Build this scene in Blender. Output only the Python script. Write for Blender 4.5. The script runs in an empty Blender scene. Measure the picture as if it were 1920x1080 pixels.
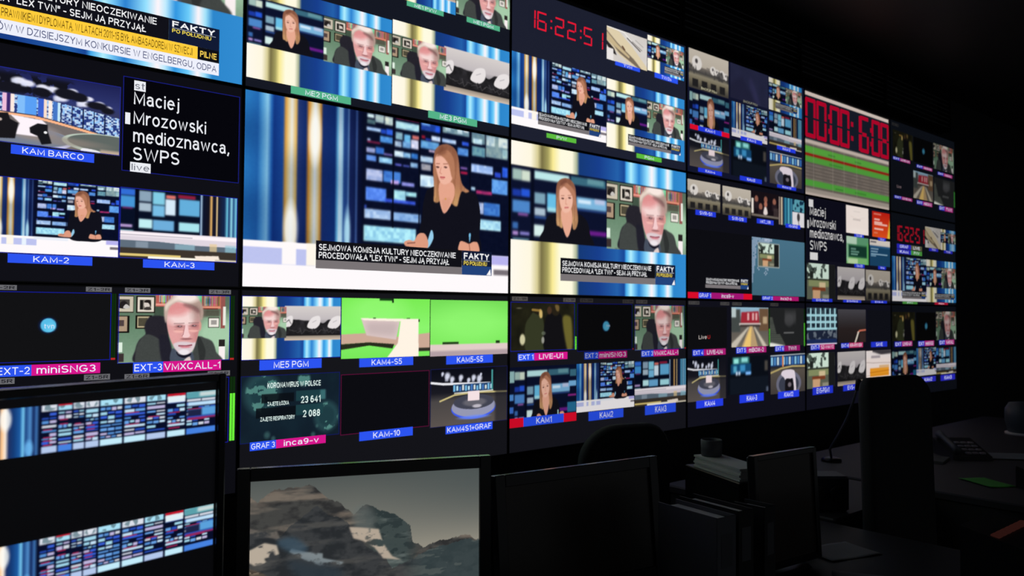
import bpy, math, random
import numpy as np

sc = bpy.context.scene
COL = sc.collection

# ------------------------------------------------------------------ camera, world, exposure
YAW, PITCH, ROLL = math.radians(40.78), math.radians(1.72), math.radians(0.35)
CAM = (-1.0754, -2.6436, 1.4999)
TOP = 2.939                                   # upper edge of the video wall
cp, sp = math.cos(PITCH), math.sin(PITCH)
sy, cy = math.sin(YAW), math.cos(YAW)
from mathutils import Matrix, Vector
R0 = Vector((cy, -sy, 0)); U0 = Vector((-sp * sy, -sp * cy, cp)); F0 = Vector((sy * cp, cy * cp, sp))
cr, sr = math.cos(ROLL), math.sin(ROLL)
RX = R0 * cr + U0 * sr
UX = -R0 * sr + U0 * cr
cam_d = bpy.data.cameras.new('camera')
cam = bpy.data.objects.new('camera', cam_d); COL.objects.link(cam)
cam.matrix_world = Matrix((( RX.x, UX.x, -F0.x, CAM[0]), (RX.y, UX.y, -F0.y, CAM[1]), (RX.z, UX.z, -F0.z, CAM[2]), (0, 0, 0, 1)))
cam_d.sensor_width = 36.0
cam_d.lens = 36.0 * 1511.2 / 1920.0
cam_d.clip_start = 0.05
cam_d.dof.use_dof = True
cam_d.dof.focus_distance = 2.0
cam_d.dof.aperture_fstop = 5.6
sc.camera = cam

world = bpy.data.worlds.new('world'); sc.world = world
world.use_nodes = True
world.node_tree.nodes['Background'].inputs[0].default_value = (0.9, 0.95, 1.0, 1)
world.node_tree.nodes['Background'].inputs[1].default_value = 0.06
sc.view_settings.view_transform = 'Standard'
sc.view_settings.look = 'None'
sc.view_settings.exposure = 0.0
sc.view_settings.gamma = 1.0
sc.view_settings.use_curve_mapping = False

# ------------------------------------------------------------------ helpers
def lin(c):
    c = np.asarray(c, float)
    return np.where(c <= 0.04045, c / 12.92, ((c + 0.055) / 1.055) ** 2.4)
def lin3(rgb255):
    return tuple(float(v) for v in lin(np.array(rgb255) / 255.0))

MATS = {}
def mat_surface(name, rgb, rough=0.5, metal=0.0, spec=0.5, noise=0.0, scale=40.0, bump=0.0):
    m = bpy.data.materials.new(name); m.use_nodes = True
    nt = m.node_tree; b = nt.nodes['Principled BSDF']
    b.inputs['Roughness'].default_value = rough; b.inputs['Metallic'].default_value = metal
    b.inputs['Specular IOR Level'].default_value = spec
    c = lin3(rgb)
    b.inputs['Base Color'].default_value = (*c, 1)
    if noise or bump:
        tc = nt.nodes.new('ShaderNodeTexCoord'); n = nt.nodes.new('ShaderNodeTexNoise')
        n.inputs['Scale'].default_value = scale; n.inputs['Detail'].default_value = 4
        nt.links.new(tc.outputs['Object'], n.inputs['Vector'])
        if noise:
            r = nt.nodes.new('ShaderNodeMix'); r.data_type = 'RGBA'
            r.inputs[6].default_value = (*[v * (1 - noise) for v in c], 1)
            r.inputs[7].default_value = (*[min(1, v * (1 + noise)) for v in c], 1)
            nt.links.new(n.outputs[0], r.inputs[0]); nt.links.new(r.outputs[2], b.inputs['Base Color'])
        if bump:
            bn = nt.nodes.new('ShaderNodeBump'); bn.inputs['Strength'].default_value = bump
            bn.inputs['Distance'].default_value = 0.002
            nt.links.new(n.outputs[0], bn.inputs['Height']); nt.links.new(bn.outputs[0], b.inputs['Normal'])
    return m

def glow(rgb, name=None):
    """light given off by a lit screen element; each object's own colour dims it (falloff at slanted viewing angles put into the colour)"""
    key = ('glow',) + tuple(rgb)
    if key in MATS: return MATS[key]
    m = bpy.data.materials.new(name or 'screen_light_%d_%d_%d' % tuple(rgb)); m.use_nodes = True
    nt = m.node_tree; nt.nodes.clear()
    out = nt.nodes.new('ShaderNodeOutputMaterial'); e = nt.nodes.new('ShaderNodeEmission')
    oi = nt.nodes.new('ShaderNodeObjectInfo')
    mx = nt.nodes.new('ShaderNodeMix'); mx.data_type = 'RGBA'; mx.blend_type = 'MULTIPLY'
    mx.inputs[0].default_value = 1.0
    mx.inputs[6].default_value = (*lin3(rgb), 1)
    nt.links.new(oi.outputs['Color'], mx.inputs[7]); nt.links.new(mx.outputs[2], e.inputs[0])
    nt.links.new(e.outputs[0], out.inputs[0])
    m.cycles.emission_sampling = 'NONE'
    MATS[key] = m
    return m

def picture_material():
    m = bpy.data.materials.new('screen_picture'); m.use_nodes = True
    nt = m.node_tree; nt.nodes.clear()
    out = nt.nodes.new('ShaderNodeOutputMaterial'); e = nt.nodes.new('ShaderNodeEmission')
    oi = nt.nodes.new('ShaderNodeObjectInfo'); at = nt.nodes.new('ShaderNodeAttribute')
    at.attribute_name = 'picture'
    mx = nt.nodes.new('ShaderNodeMix'); mx.data_type = 'RGBA'; mx.blend_type = 'MULTIPLY'
    mx.inputs[0].default_value = 1.0
    nt.links.new(at.outputs['Color'], mx.inputs[6]); nt.links.new(oi.outputs['Color'], mx.inputs[7])
    nt.links.new(mx.outputs[2], e.inputs[0]); nt.links.new(e.outputs[0], out.inputs[0])
    m.cycles.emission_sampling = 'NONE'
    return m
PICTURE = picture_material()

class MB:
    """collects faces with materials and links them as ONE mesh object"""
    def __init__(s): s.v = []; s.f = []; s.mi = []; s.mats = []; s.smooth = []
    def m(s, mat):
        if mat not in s.mats: s.mats.append(mat)
        return s.mats.index(mat)
    def add(s, verts, faces, mat, smooth=False):
        o = len(s.v); s.v += [tuple(v) for v in verts]; k = s.m(mat)
        for f in faces: s.f.append([o + i for i in f]); s.mi.append(k); s.smooth.append(smooth)
    def box(s, x0, y0, z0, x1, y1, z1, mat, bev=0.0):
        if bev <= 0:
            v = [(x0,y0,z0),(x1,y0,z0),(x1,y1,z0),(x0,y1,z0),(x0,y0,z1),(x1,y0,z1),(x1,y1,z1),(x0,y1,z1)]
            s.add(v, [(0,3,2,1),(4,5,6,7),(0,1,5,4),(1,2,6,5),(2,3,7,6),(3,0,4,7)], mat); return
        b = bev
        rings = []
        for z, i in ((z0, b), (z0 + b, 0), (z1 - b, 0), (z1, b)):
            xa, xb, ya, yb = x0 + i, x1 - i, y0 + i, y1 - i
            c = b
            rings.append([(xa + c, ya, z), (xb - c, ya, z), (xb, ya + c, z), (xb, yb - c, z), (xb - c, yb, z), (xa + c, yb, z), (xa, yb - c, z), (xa, ya + c, z)])
        s.loft(rings, mat, caps=True)
    def loft(s, rings, mat, caps=True, smooth=False, closed=True):
        n = len(rings[0]); v = [p for r in rings for p in r]; f = []
        for i in range(len(rings) - 1):
            for j in range(n if closed else n - 1):
                k = (j + 1) % n
                f.append((i * n + j, i * n + k, (i + 1) * n + k, (i + 1) * n + j))
        if caps: f.append(tuple(range(n))[::-1]); f.append(tuple((len(rings) - 1) * n + j for j in range(n)))
        s.add(v, f, mat, smooth)
    def tube(s, pts, r, mat, n=10, caps=True):
        rings = []
        P = [Vector(p) for p in pts]
        for i, p in enumerate(P):
            t = (P[min(i + 1, len(P) - 1)] - P[max(i - 1, 0)]).normalized()
            a = Vector((0, 0, 1)) if abs(t.z) < 0.9 else Vector((1, 0, 0))
            u = t.cross(a).normalized(); w = t.cross(u).normalized()
            rr = r[i] if isinstance(r, (list, tuple)) else r
            rings.append([tuple(p + u * rr * math.cos(2 * math.pi * k / n) + w * rr * math.sin(2 * math.pi * k / n)) for k in range(n)])
        s.loft(rings, mat, caps, True)
    def lathe(s, prof, mat, n=24, cx=0, cy_=0):
        s.loft([[(cx + r * math.cos(2 * math.pi * k / n), cy_ + r * math.sin(2 * math.pi * k / n), z) for k in range(n)] for r, z in prof], mat, True, True)
    def quad(s, x0, z0, x1, z1, y, mat):
        s.add([(x0, y, z0), (x1, y, z0), (x1, y, z1), (x0, y, z1)], [(0, 1, 2, 3)], mat)
    def build(s, name, parent=None, loc=(0, 0, 0), label=None):
        me = bpy.data.meshes.new(name); me.from_pydata(s.v, [], s.f)
        for m in s.mats: me.materials.append(m)
        me.polygons.foreach_set('material_index', s.mi)
        me.polygons.foreach_set('use_smooth', s.smooth)
        me.update()
        return link(name, me, parent, loc, label)

def link(name, data, parent=None, loc=(0, 0, 0), label=None):
    o = bpy.data.objects.new(name, data); COL.objects.link(o)
    o.location = loc
    if parent is not None: o.parent = parent
    if label: o['label'] = label
    return o
def thing(name, label, cat, loc=(0, 0, 0), rz=0.0, group=None):
    o = link(name, None, None, loc); o.rotation_euler = (0, 0, rz); o.empty_display_size = 0.1
    o['label'] = label; o['category'] = cat
    if group: o['group'] = group
    return o
def tag(o, label, cat, group=None):
    o['label'] = label; o['category'] = cat
    if group: o['group'] = group
    return o
def structure(o):
    o['kind'] = 'structure'; return o

# ------------------------------------------------------------------ lettering: a stroke alphabet turned into flat meshes
def arc(cx, cy_, rx, ry, a0, a1, n=None):
    n = n or max(4, int(abs(a1 - a0) / 22))
    return [(cx + rx * math.cos(math.radians(a0 + (a1 - a0) * i / n)), cy_ + ry * math.sin(math.radians(a0 + (a1 - a0) * i / n))) for i in range(n + 1)]
XH = .74
def bowl(x0=0.0): return [arc(.5, XH / 2, .5, XH / 2, 0, 360, 16)]
GL = {
 'A': (.80, [[(0, 0), (.5, 1), (1, 0)], [(.18, .35), (.82, .35)]]),
 'B': (.66, [[(0, .52), (.6, .52)] + arc(.6, .76, .36, .24, -90, 90) + [(0, 1), (0, 0), (.6, 0)] + arc(.6, .26, .4, .26, -90, 90)]),
 'C': (.76, [arc(.53, .5, .53, .5, 48, 312, 14)]),
 'D': (.72, [[(0, 0), (0, 1), (.4, 1)] + arc(.4, .5, .6, .5, 90, -90, 10) + [(0, 0)]]),
 'E': (.58, [[(1, 1), (0, 1), (0, 0), (1, 0)], [(0, .52), (.92, .52)]]),
 'F': (.55, [[(1, 1), (0, 1), (0, 0)], [(0, .5), (.88, .5)]]),
 'G': (.80, [arc(.5, .5, .5, .5, 48, 330, 14) + [(.96, .46), (.55, .46)]]),
 'H': (.68, [[(0, 0), (0, 1)], [(1, 0), (1, 1)], [(0, .52), (1, .52)]]),
 'I': (.0, [[(0, 0), (0, 1)]]),
 'J': (.42, [[(1, 1), (1, .3)] + arc(.5, .3, .5, .3, 0, -170, 8)]),
 'K': (.66, [[(0, 0), (0, 1)], [(1, 1), (.02, .38)], [(.32, .58), (1, 0)]]),
 'L': (.52, [[(0, 1), (0, 0), (1, 0)]]),
 'M': (.84, [[(0, 0), (0, 1), (.5, .12), (1, 1), (1, 0)]]),
 'N': (.68, [[(0, 0), (0, 1), (1, 0), (1, 1)]]),
 'O': (.82, [arc(.5, .5, .5, .5, 0, 360, 18)]),
 'P': (.62, [[(0, 0), (0, 1), (.6, 1)] + arc(.6, .73, .4, .27, 90, -90) + [(0, .46)]]),
 'R': (.68, [[(0, 0), (0, 1), (.6, 1)] + arc(.6, .74, .38, .26, 90, -90) + [(0, .48)], [(.52, .48), (1, 0)]]),
 'S': (.62, [arc(.5, .745, .47, .255, 35, 270, 10) + arc(.5, .25, .5, .25, 80, -145, 10)]),
 'T': (.64, [[(0, 1), (1, 1)], [(.5, 1), (.5, 0)]]),
 'U': (.68, [[(0, 1), (0, .34)] + arc(.5, .34, .5, .34, 180, 360, 9) + [(1, 1)]]),
 'V': (.74, [[(0, 1), (.5, 0), (1, 1)]]),
 'W': (1.08, [[(0, 1), (.25, 0), (.5, .95), (.75, 0), (1, 1)]]),
 'X': (.70, [[(0, 0), (1, 1)], [(0, 1), (1, 0)]]),
 'Y': (.70, [[(0, 1), (.5, .46), (1, 1)], [(.5, .46), (.5, 0)]]),
 'Z': (.62, [[(0, 1), (1, 1), (0, 0), (1, 0)]]),
 '0': (.54, [arc(.5, .5, .5, .5, 0, 360, 16)]), '1': (.26, [[(0, .78), (1, 1), (1, 0)]]),
 '2': (.54, [arc(.5, .71, .5, .29, 165, -35, 9) + [(0, 0), (1, 0)]]),
 '3': (.54, [arc(.48, .755, .46, .245, 150, -90, 9) + arc(.48, .255, .52, .255, 90, -150, 9)]),
 '4': (.58, [[(.74, 0), (.74, 1), (0, .28), (1, .28)]]),
 '5': (.54, [[(.95, 1), (.12, 1), (.03, .5)] + arc(.46, .32, .54, .32, 122, -152, 10)]),
 '6': (.54, [arc(.5, .31, .5, .31, 0, 360, 14), arc(.56, .5, .56, .5, 65, 200, 8)]),
 '7': (.52, [[(0, 1), (1, 1), (.32, 0)]]),
 '8': (.54, [arc(.5, .76, .43, .24, 0, 360, 13), arc(.5, .26, .5, .26, 0, 360, 14)]),
 '9': (.54, [arc(.5, .69, .5, .31, 0, 360, 14), arc(.44, .5, .56, .5, 20, -115, 8)]),
 'a': (.50, [arc(.48, .56, .44, .18, 160, 20, 6) + [(.92, .4), (1, 0)], arc(.45, .22, .45, .22, 75, 360, 10) + [(.9, .45)]]),
 'c': (.50, [arc(.55, XH / 2, .55, XH / 2, 48, 312, 11)]),
 'd': (.54, bowl() + [[(1, 0), (1, 1)]]),
 'e': (.54, [[(.02, .4), (1, .4)] + arc(.5, XH / 2, .5, XH / 2, 5, 315, 13)]),
 'i': (.0, [[(0, 0), (0, .68)], [(0, .985), (0, 1.0)]]), 'j': (.14, [[(1, .68), (1, -.12)] + arc(.2, -.12, .8, .12, 0, -90, 4), [(1, .985), (1, 1.0)]]),
 'k': (.50, [[(0, 0), (0, 1)], [(.95, XH), (0, .3)], [(.36, .46), (1, 0)]]), 'l': (.0, [[(0, 0), (0, 1)]]),
 'm': (.86, [[(0, 0), (0, XH)], arc(.25, .48, .25, .26, 180, 0, 6) + [(.5, 0)], arc(.75, .48, .25, .26, 180, 0, 6) + [(1, 0)]]),
 'n': (.50, [[(0, 0), (0, XH)], arc(.5, .44, .5, .30, 180, 0, 7) + [(1, 0)]]),
 'o': (.56, bowl()), 'r': (.30, [[(0, 0), (0, XH)], arc(.9, .32, .9, .42, 180, 82, 5)]),
 's': (.46, [arc(.5, .555, .46, .185, 30, 270, 8) + arc(.5, .185, .5, .185, 85, -150, 8)]),
 't': (.28, [[(.35, .98), (.35, .16)] + arc(.75, .16, .4, .16, 180, 280, 4), [(0, XH), (1, XH)]]),
 'v': (.52, [[(0, XH), (.5, 0), (1, XH)]]), 'w': (.78, [[(0, XH), (.25, 0), (.5, .7), (.75, 0), (1, XH)]]),
 'z': (.48, [[(0, XH), (1, XH), (0, 0), (1, 0)]]),
 '.': (.0, [[(0, 0), (0, .03)]]), ',': (.09, [[(1, .07), (.7, -.02), (0, -.2)]]), ':': (.0, [[(0, .06), (0, .12)], [(0, .6), (0, .66)]]),
 '-': (.32, [[(0, .4), (1, .4)]]), '+': (.5, [[(0, .42), (1, .42)], [(.5, .12), (.5, .72)]]), '_': (.5, [[(0, -.08), (1, -.08)]]), '"': (.22, [[(0, 1), (0, .72)], [(1, 1), (1, .72)]]), '/': (.4, [[(0, 0), (1, 1)]]),
}
GL['Ą'] = (GL['A'][0], GL['A'][1] + [[(1, 0), (.9, -.12), (1.0, -.2)]])
GL['Ę'] = (GL['E'][0], GL['E'][1] + [[(.85, 0), (.7, -.12), (.85, -.2)]])
GL['Ł'] = (GL['L'][0], GL['L'][1] + [[(-.25, .38), (.5, .64)]])
GL['Ó'] = (GL['O'][0], GL['O'][1] + [[(.42, 1.08), (.62, 1.24)]])
GL['Ż'] = (GL['Z'][0], GL['Z'][1] + [[(.5, 1.1), (.5, 1.16)]])
TXT = {}
def text_mesh(s, weight=0.0):
    key = (s, weight)
    if key in TXT: return TXT[key]
    t = .125 + weight * 2.4; V = []; F = []; x = 0.0
    for ch in s:
        if ch == ' ': x += .36; continue
        w, strokes = GL[ch]
        for st in strokes:
            P = [(x + t / 2 + a * w, t / 2 + b * (1 - t)) for a, b in st]
            closed = len(P) > 3 and abs(P[0][0] - P[-1][0]) + abs(P[0][1] - P[-1][1]) < 1e-6
            if closed: P = P[:-1]
            n = len(P); o = len(V)
            if not closed:                     # square ends reach the cap and base lines
                for i, j in ((0, 1), (-1, -2)):
                    dx, dy = P[i][0] - P[j][0], P[i][1] - P[j][1]; L = math.hypot(dx, dy) or 1
                    e = t / 2 * (1 if abs(dx) < .05 * L or abs(dy) < .05 * L else .55)
                    P[i] = (P[i][0] + dx / L * e * (abs(dy) / L if abs(dx) < abs(dy) else .9), P[i][1] + dy / L * e)
            for i in range(n):
                a = P[i - 1] if (i or closed) else P[0]; b = P[(i + 1) % n] if (i < n - 1 or closed) else P[-1]
                d1 = (P[i][0] - a[0], P[i][1] - a[1]); d2 = (b[0] - P[i][0], b[1] - P[i][1])
                l1 = math.hypot(*d1); l2 = math.hypot(*d2)
                if l1 < 1e-9: d1, l1 = d2, l2
                if l2 < 1e-9: d2, l2 = d1, l1
                n1 = (-d1[1] / l1, d1[0] / l1); n2 = (-d2[1] / l2, d2[0] / l2)
                mx, my = n1[0] + n2[0], n1[1] + n2[1]; q = mx * mx + my * my
                k = min(2 / q if q > 1e-6 else 1.0, 1.9); ox, oy = mx * k * t / 2, my * k * t / 2
                V += [(P[i][0] + ox, P[i][1] + oy), (P[i][0] - ox, P[i][1] - oy)]
            for i in range(n if closed else n - 1):
                j = (i + 1) % n; F.append((o + 2 * i, o + 2 * j, o + 2 * j + 1, o + 2 * i + 1))
        x += w + t + .15
    wd = x - .15
    TXT[key] = ([(p[0] / wd, p[1]) for p in V], F, wd)
    return TXT[key]
def put_text(mb, s, x, z, cap, mat, y, width=None, weight=0.0, aspect=1.0, align='l'):
    """cap height, baseline at z; width overrides the natural set width"""
    v, f, wn = text_mesh(s, weight)
    w = width if width else wn * cap * aspect
    if align == 'c': x -= w / 2
    if align == 'r': x -= w
    mb.add([(x + p[0] * w, y, z + p[1] * cap) for p in v], f, mat)
# ------------------------------------------------------------------ pictures shown on the screens (colour grids, coordinates in thousandths)
def rng(seed): return np.random.default_rng(seed)
def gblur(a, r):
    if r <= 0.2: return a
    n = int(math.ceil(r * 2.5)); k = np.exp(-0.5 * (np.arange(-n, n + 1) / r) ** 2); k /= k.sum()
    for ax in (0, 1):
        pad = [(0, 0)] * a.ndim; pad[ax] = (n, n)
        b = np.pad(a, pad, mode='edge'); o = np.zeros_like(a)
        L = a.shape[ax]
        for i, kk in enumerate(k):
            o += kk * (b[i:i + L] if ax == 0 else b[:, i:i + L])
        a = o
    return a
def resize(a, w, h):
    def ax(a, n, axis):
        m = a.shape[axis]
        c = np.concatenate([np.zeros_like(np.take(a, [0], axis)), np.cumsum(a, axis)], axis)
        e = np.linspace(0, m, n + 1); i = np.minimum(e.astype(int), m - 1); t = e - i
        sh = [1] * a.ndim; sh[axis] = n + 1
        v = np.take(c, i, axis) * (1 - t.reshape(sh)) + np.take(c, i + 1, axis) * t.reshape(sh)
        return np.diff(v, axis=axis) * n / m
    return ax(ax(a, w, 1), h, 0)
def vnoise(w, h, nx, ny, seed):
    g = rng(seed).random((ny + 2, nx + 2))
    x = np.linspace(0, nx, w); y = np.linspace(0, ny, h); i = x.astype(int); j = y.astype(int)
    fx = x - i; fy = y - j; fx = fx * fx * (3 - 2 * fx); fy = fy * fy * (3 - 2 * fy)
    A = g[j][:, i]; B = g[j][:, i + 1]; C_ = g[j + 1][:, i]; D = g[j + 1][:, i + 1]
    fx = fx[None, :]; fy = fy[:, None]
    return (A * (1 - fx) + B * fx) * (1 - fy) + (C_ * (1 - fx) + D * fx) * fy
def fnoise(w, h, nx, ny, seed, octs=4):
    o = 0; s = 0
    for k in range(octs):
        o = o + vnoise(w, h, nx * 2 ** k, ny * 2 ** k, seed + k) * 0.5 ** k; s += 0.5 ** k
    return o / s
def blocks(w, h, nx, ny, seed):
    g = rng(seed).random((ny, nx))
    return g[(np.arange(h) * ny // h)][:, (np.arange(w) * nx // w)]
def curve(pts, n=8):
    P = np.array(pts, float); N = len(P); out = []
    for i in range(N):
        p0, p1, p2, p3 = P[i - 1], P[i], P[(i + 1) % N], P[(i + 2) % N]
        for t in np.arange(n) / n:
            out.append(0.5 * (2 * p1 + (p2 - p0) * t + (2 * p0 - 5 * p1 + 4 * p2 - p3) * t * t + (3 * p1 - p0 - 3 * p2 + p3) * t ** 3))
    return np.array(out)

class Pic:
    def __init__(s, w, h, rgb=(0, 0, 0)):
        s.w, s.h = w, h; s.a = np.ones((h, w, 3)) * np.array(rgb) / 255.0
        s.X = (np.arange(w) + 0.5) * 1000 / w; s.Y = (np.arange(h) + 0.5) * 1000 / h
    def put(s, mask, rgb, al=1.0):
        m = (mask * al)[..., None]; s.a = s.a * (1 - m) + m * np.array(rgb) / 255.0; return s
    def rect(s, x0, y0, x1, y1, rgb, soft=0.0, al=1.0):
        if x1 < x0: x0, x1 = x1, x0
        if y1 < y0: y0, y1 = y1, y0
        sx = max(1000 / s.w, soft); sz = max(1000 / s.h, soft * s.w / s.h)
        mx = np.clip((s.X - x0) / sx + .5, 0, 1) * np.clip((x1 - s.X) / sx + .5, 0, 1)
        my = np.clip((s.Y - y0) / sz + .5, 0, 1) * np.clip((y1 - s.Y) / sz + .5, 0, 1)
        return s.put(my[:, None] * mx[None, :], rgb, al)
    def polymask(s, pts, smooth=True, soft=0.0):
        P = curve(pts) if smooth else np.array(pts, float)
        m = np.zeros((s.h * 2, s.w * 2), bool)
        X = (np.arange(s.w * 2) + 0.5) * 500 / s.w; Y = (np.arange(s.h * 2) + 0.5) * 500 / s.h
        for k in range(len(P)):
            (xa, ya), (xb, yb) = P[k - 1], P[k]
            if ya == yb: continue
            j0, j1 = np.searchsorted(Y, [min(ya, yb), max(ya, yb)])
            if j1 <= j0: continue
            xs = xa + (Y[j0:j1] - ya) / (yb - ya) * (xb - xa)
            m[j0:j1] ^= X[None, :] < xs[:, None]
        m = m.astype(float).reshape(s.h, 2, s.w, 2).mean((1, 3))
        return gblur(m, soft * s.w / 1000.0) if soft else m
    def poly(s, pts, rgb, smooth=True, soft=0.0, al=1.0): return s.put(s.polymask(pts, smooth, soft), rgb, al)
    def ellmask(s, cx, cy_, rx, ry, soft=2.0):
        d = np.sqrt(((s.X - cx) / rx)[None, :] ** 2 + ((s.Y - cy_) / ry)[:, None] ** 2)
        return np.clip((1 - d) * min(rx, ry) / max(soft, 1000 / s.w) + .5, 0, 1)
    def ell(s, cx, cy_, rx, ry, rgb, soft=2.0, al=1.0): return s.put(s.ellmask(cx, cy_, rx, ry, soft), rgb, al)
    def line(s, pts, wd, rgb, al=1.0):
        for (xa, ya), (xb, yb) in zip(pts[:-1], pts[1:]):
            k = s.h / s.w
            dx, dy = xb - xa, (yb - ya) * k; L2 = dx * dx + dy * dy + 1e-9
            px = s.X[None, :] - xa; py = (s.Y[:, None] - ya) * k
            t = np.clip((px * dx + py * dy) / L2, 0, 1)
            d = np.sqrt((px - t * dx) ** 2 + (py - t * dy) ** 2)
            s.put(np.clip((wd / 2 - d) * s.w / 1000 + .5, 0, 1), rgb, al)
        return s
    def vgrad(s, stops):
        y = [q[0] for q in stops]
        for c in range(3): s.a[..., c] = np.interp(s.Y, y, [q[1][c] for q in stops])[:, None] / 255
        return s
    def hprof(s, stops, x0=0, x1=1000, y0=0, y1=1000):
        i = (s.X >= x0) & (s.X < x1); j = (s.Y >= y0) & (s.Y < y1); x = [q[0] for q in stops]
        for c in range(3):
            s.a[np.ix_(j, i, [c])] = (np.interp(s.X[i], x, [q[1][c] for q in stops]) / 255)[None, :, None]
        return s
    def paste(s, src, x0, y0, x1, y1):
        i0, i1 = int(round(x0 * s.w / 1000)), int(round(x1 * s.w / 1000)); j0, j1 = int(round(y0 * s.h / 1000)), int(round(y1 * s.h / 1000))
        r = resize(src, i1 - i0, j1 - j0)
        a0, a1, b0, b1 = max(i0, 0), min(i1, s.w), max(j0, 0), min(j1, s.h)
        s.a[b0:b1, a0:a1] = r[b0 - j0:b1 - j0, a0 - i0:a1 - i0]; return s
    def blur(s, r): s.a = gblur(s.a, r * s.w / 1000.0); return s
    def grain(s, amt, seed=1):
        s.a = s.a * (1 + amt * np.clip(1.4 - 1.5 * s.a, 0, 1) * (vnoise(s.w, s.h, s.w // 3, s.h // 3, seed)[..., None] - .5)); return s
    def mul(s, mask, k): s.a = s.a * (1 + mask[..., None] * (np.array(k) - 1)); return s
    def done(s): return np.clip(s.a, 0, 1)

WALL = [(403,6,428,27,215,240,240),(432,1,465,47,180,200,195),(468,4,500,51,225,235,215),(403,37,432,62,90,120,120),(401,81,454,100,190,220,255),(454,81,473,106,40,80,200),(474,75,499,108,50,100,230),(404,146,415,160,180,200,230),(404,160,451,168,190,40,80),(451,120,499,156,90,160,230),(401,197,433,225,190,190,225),(435,188,466,225,60,120,210),(466,217,498,226,170,140,220),(401,240,437,271,110,160,240),(448,241,498,274,170,225,250),(401,317,462,382,190,200,235),(465,315,531,380,70,130,215),(493,365,524,387,210,170,230),(535,368,585,390,150,150,225),(400,421,476,496,100,150,250),(505,419,551,484,190,245,245),(551,422,594,448,180,240,240),(472,475,590,495,60,90,220),(511,3,602,-6,150,30,60),(510,18,603,61,190,235,240),(510,82,537,124,150,190,200),(543,88,568,156,120,200,240),(575,85,603,107,230,120,110),(570,112,600,165,240,235,250),(507,134,533,167,180,200,220),(537,129,568,167,120,170,215),(505,191,542,225,230,250,255),(541,194,569,224,150,200,235),(572,192,598,223,60,130,210),(509,266,534,277,110,110,220),(540,268,565,276,100,110,220),(569,247,598,275,150,190,225),(610,-5,688,44,35,70,160),(612,-6,647,14,110,160,220),(669,8,688,41,40,90,230),(613,75,627,92,190,30,50),(653,68,690,97,220,235,255),(629,89,651,100,40,70,190),(609,105,684,151,110,175,225),(643,155,668,167,230,200,225),(608,198,660,233,190,215,235),(612,243,652,281,170,165,170),(608,310,669,380,230,250,255),(700,-4,815,35,130,160,165),(712,-1,733,20,190,210,210),(763,-6,785,25,210,225,225),(789,-7,811,12,220,220,215),(696,71,757,95,200,225,255),(783,70,813,93,50,90,220),(764,111,811,157,95,155,225),(777,228,807,240,160,110,190),(777,255,808,270,190,30,70),(826,-2,886,66,120,150,155),(833,36,873,69,215,240,240),(828,86,887,146,110,160,170),(891,-3,993,140,140,165,165),(895,8,932,67,205,220,215),(950,6,993,65,210,220,215),(969,77,993,128,180,210,200),(825,197,924,249,190,215,255),(933,229,961,261,50,80,210),(968,190,994,254,50,100,230),(919,275,994,367,105,170,240),(848,359,920,380,190,50,110),(825,342,843,363,190,220,235),(855,434,883,506,190,200,230),(883,430,958,511,70,130,210),(866,539,963,604,190,240,250),(396,543,494,597,190,215,245),(504,548,611,598,150,190,235),(394,637,593,725,180,240,250),(396,523,403,542,60,90,200)]
FAR = [(255, 170, 60), (255, 250, 225)]
STRIPES = [(0, (44, 130, 200)), (40, (38, 110, 185)), (52, (80, 160, 220)), (70, (150, 215, 245)), (82, (40, 110, 190)), (90, (20, 60, 140)), (118, (30, 80, 160)),
           (126, (235, 165, 70)), (134, (255, 215, 140)), (146, (255, 250, 235)), (160, (240, 190, 100)), (167, (40, 60, 120)), (192, (20, 45, 110)), (201, (235, 150, 50)), (212, (255, 225, 160)),
           (222, (255, 252, 245)), (234, (255, 220, 150)), (241, (225, 150, 60)), (248, (25, 50, 115)), (290, (18, 50, 120)), (299, (110, 190, 230)), (306, (225, 245, 250)), (315, (190, 235, 250)), (322, (40, 80, 150)),
           (332, (40, 75, 140)), (337, (110, 150, 200)), (343, (25, 40, 95)), (360, (20, 35, 85)), (366, (70, 100, 160)), (373, (14, 22, 60)), (400, (8, 14, 34))]

def face(p, ex, ey, s, look=0):
    """closed, lowered eyes, brows, nose and mouth of the presenter; s = eye spacing in thousandths"""
    for sx in (-.5, .5):
        p.poly([(ex + sx * s - .3 * s, ey), (ex + sx * s, ey - .12 * s), (ex + sx * s + .3 * s, ey + .02 * s), (ex + sx * s, ey + .22 * s)], (95, 55, 45), soft=1, al=.85)
        p.line([(ex + sx * s - .32 * s, ey - .42 * s), (ex + sx * s + .3 * s, ey - .48 * s)], .13 * s, (165, 105, 80), .8)

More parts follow.
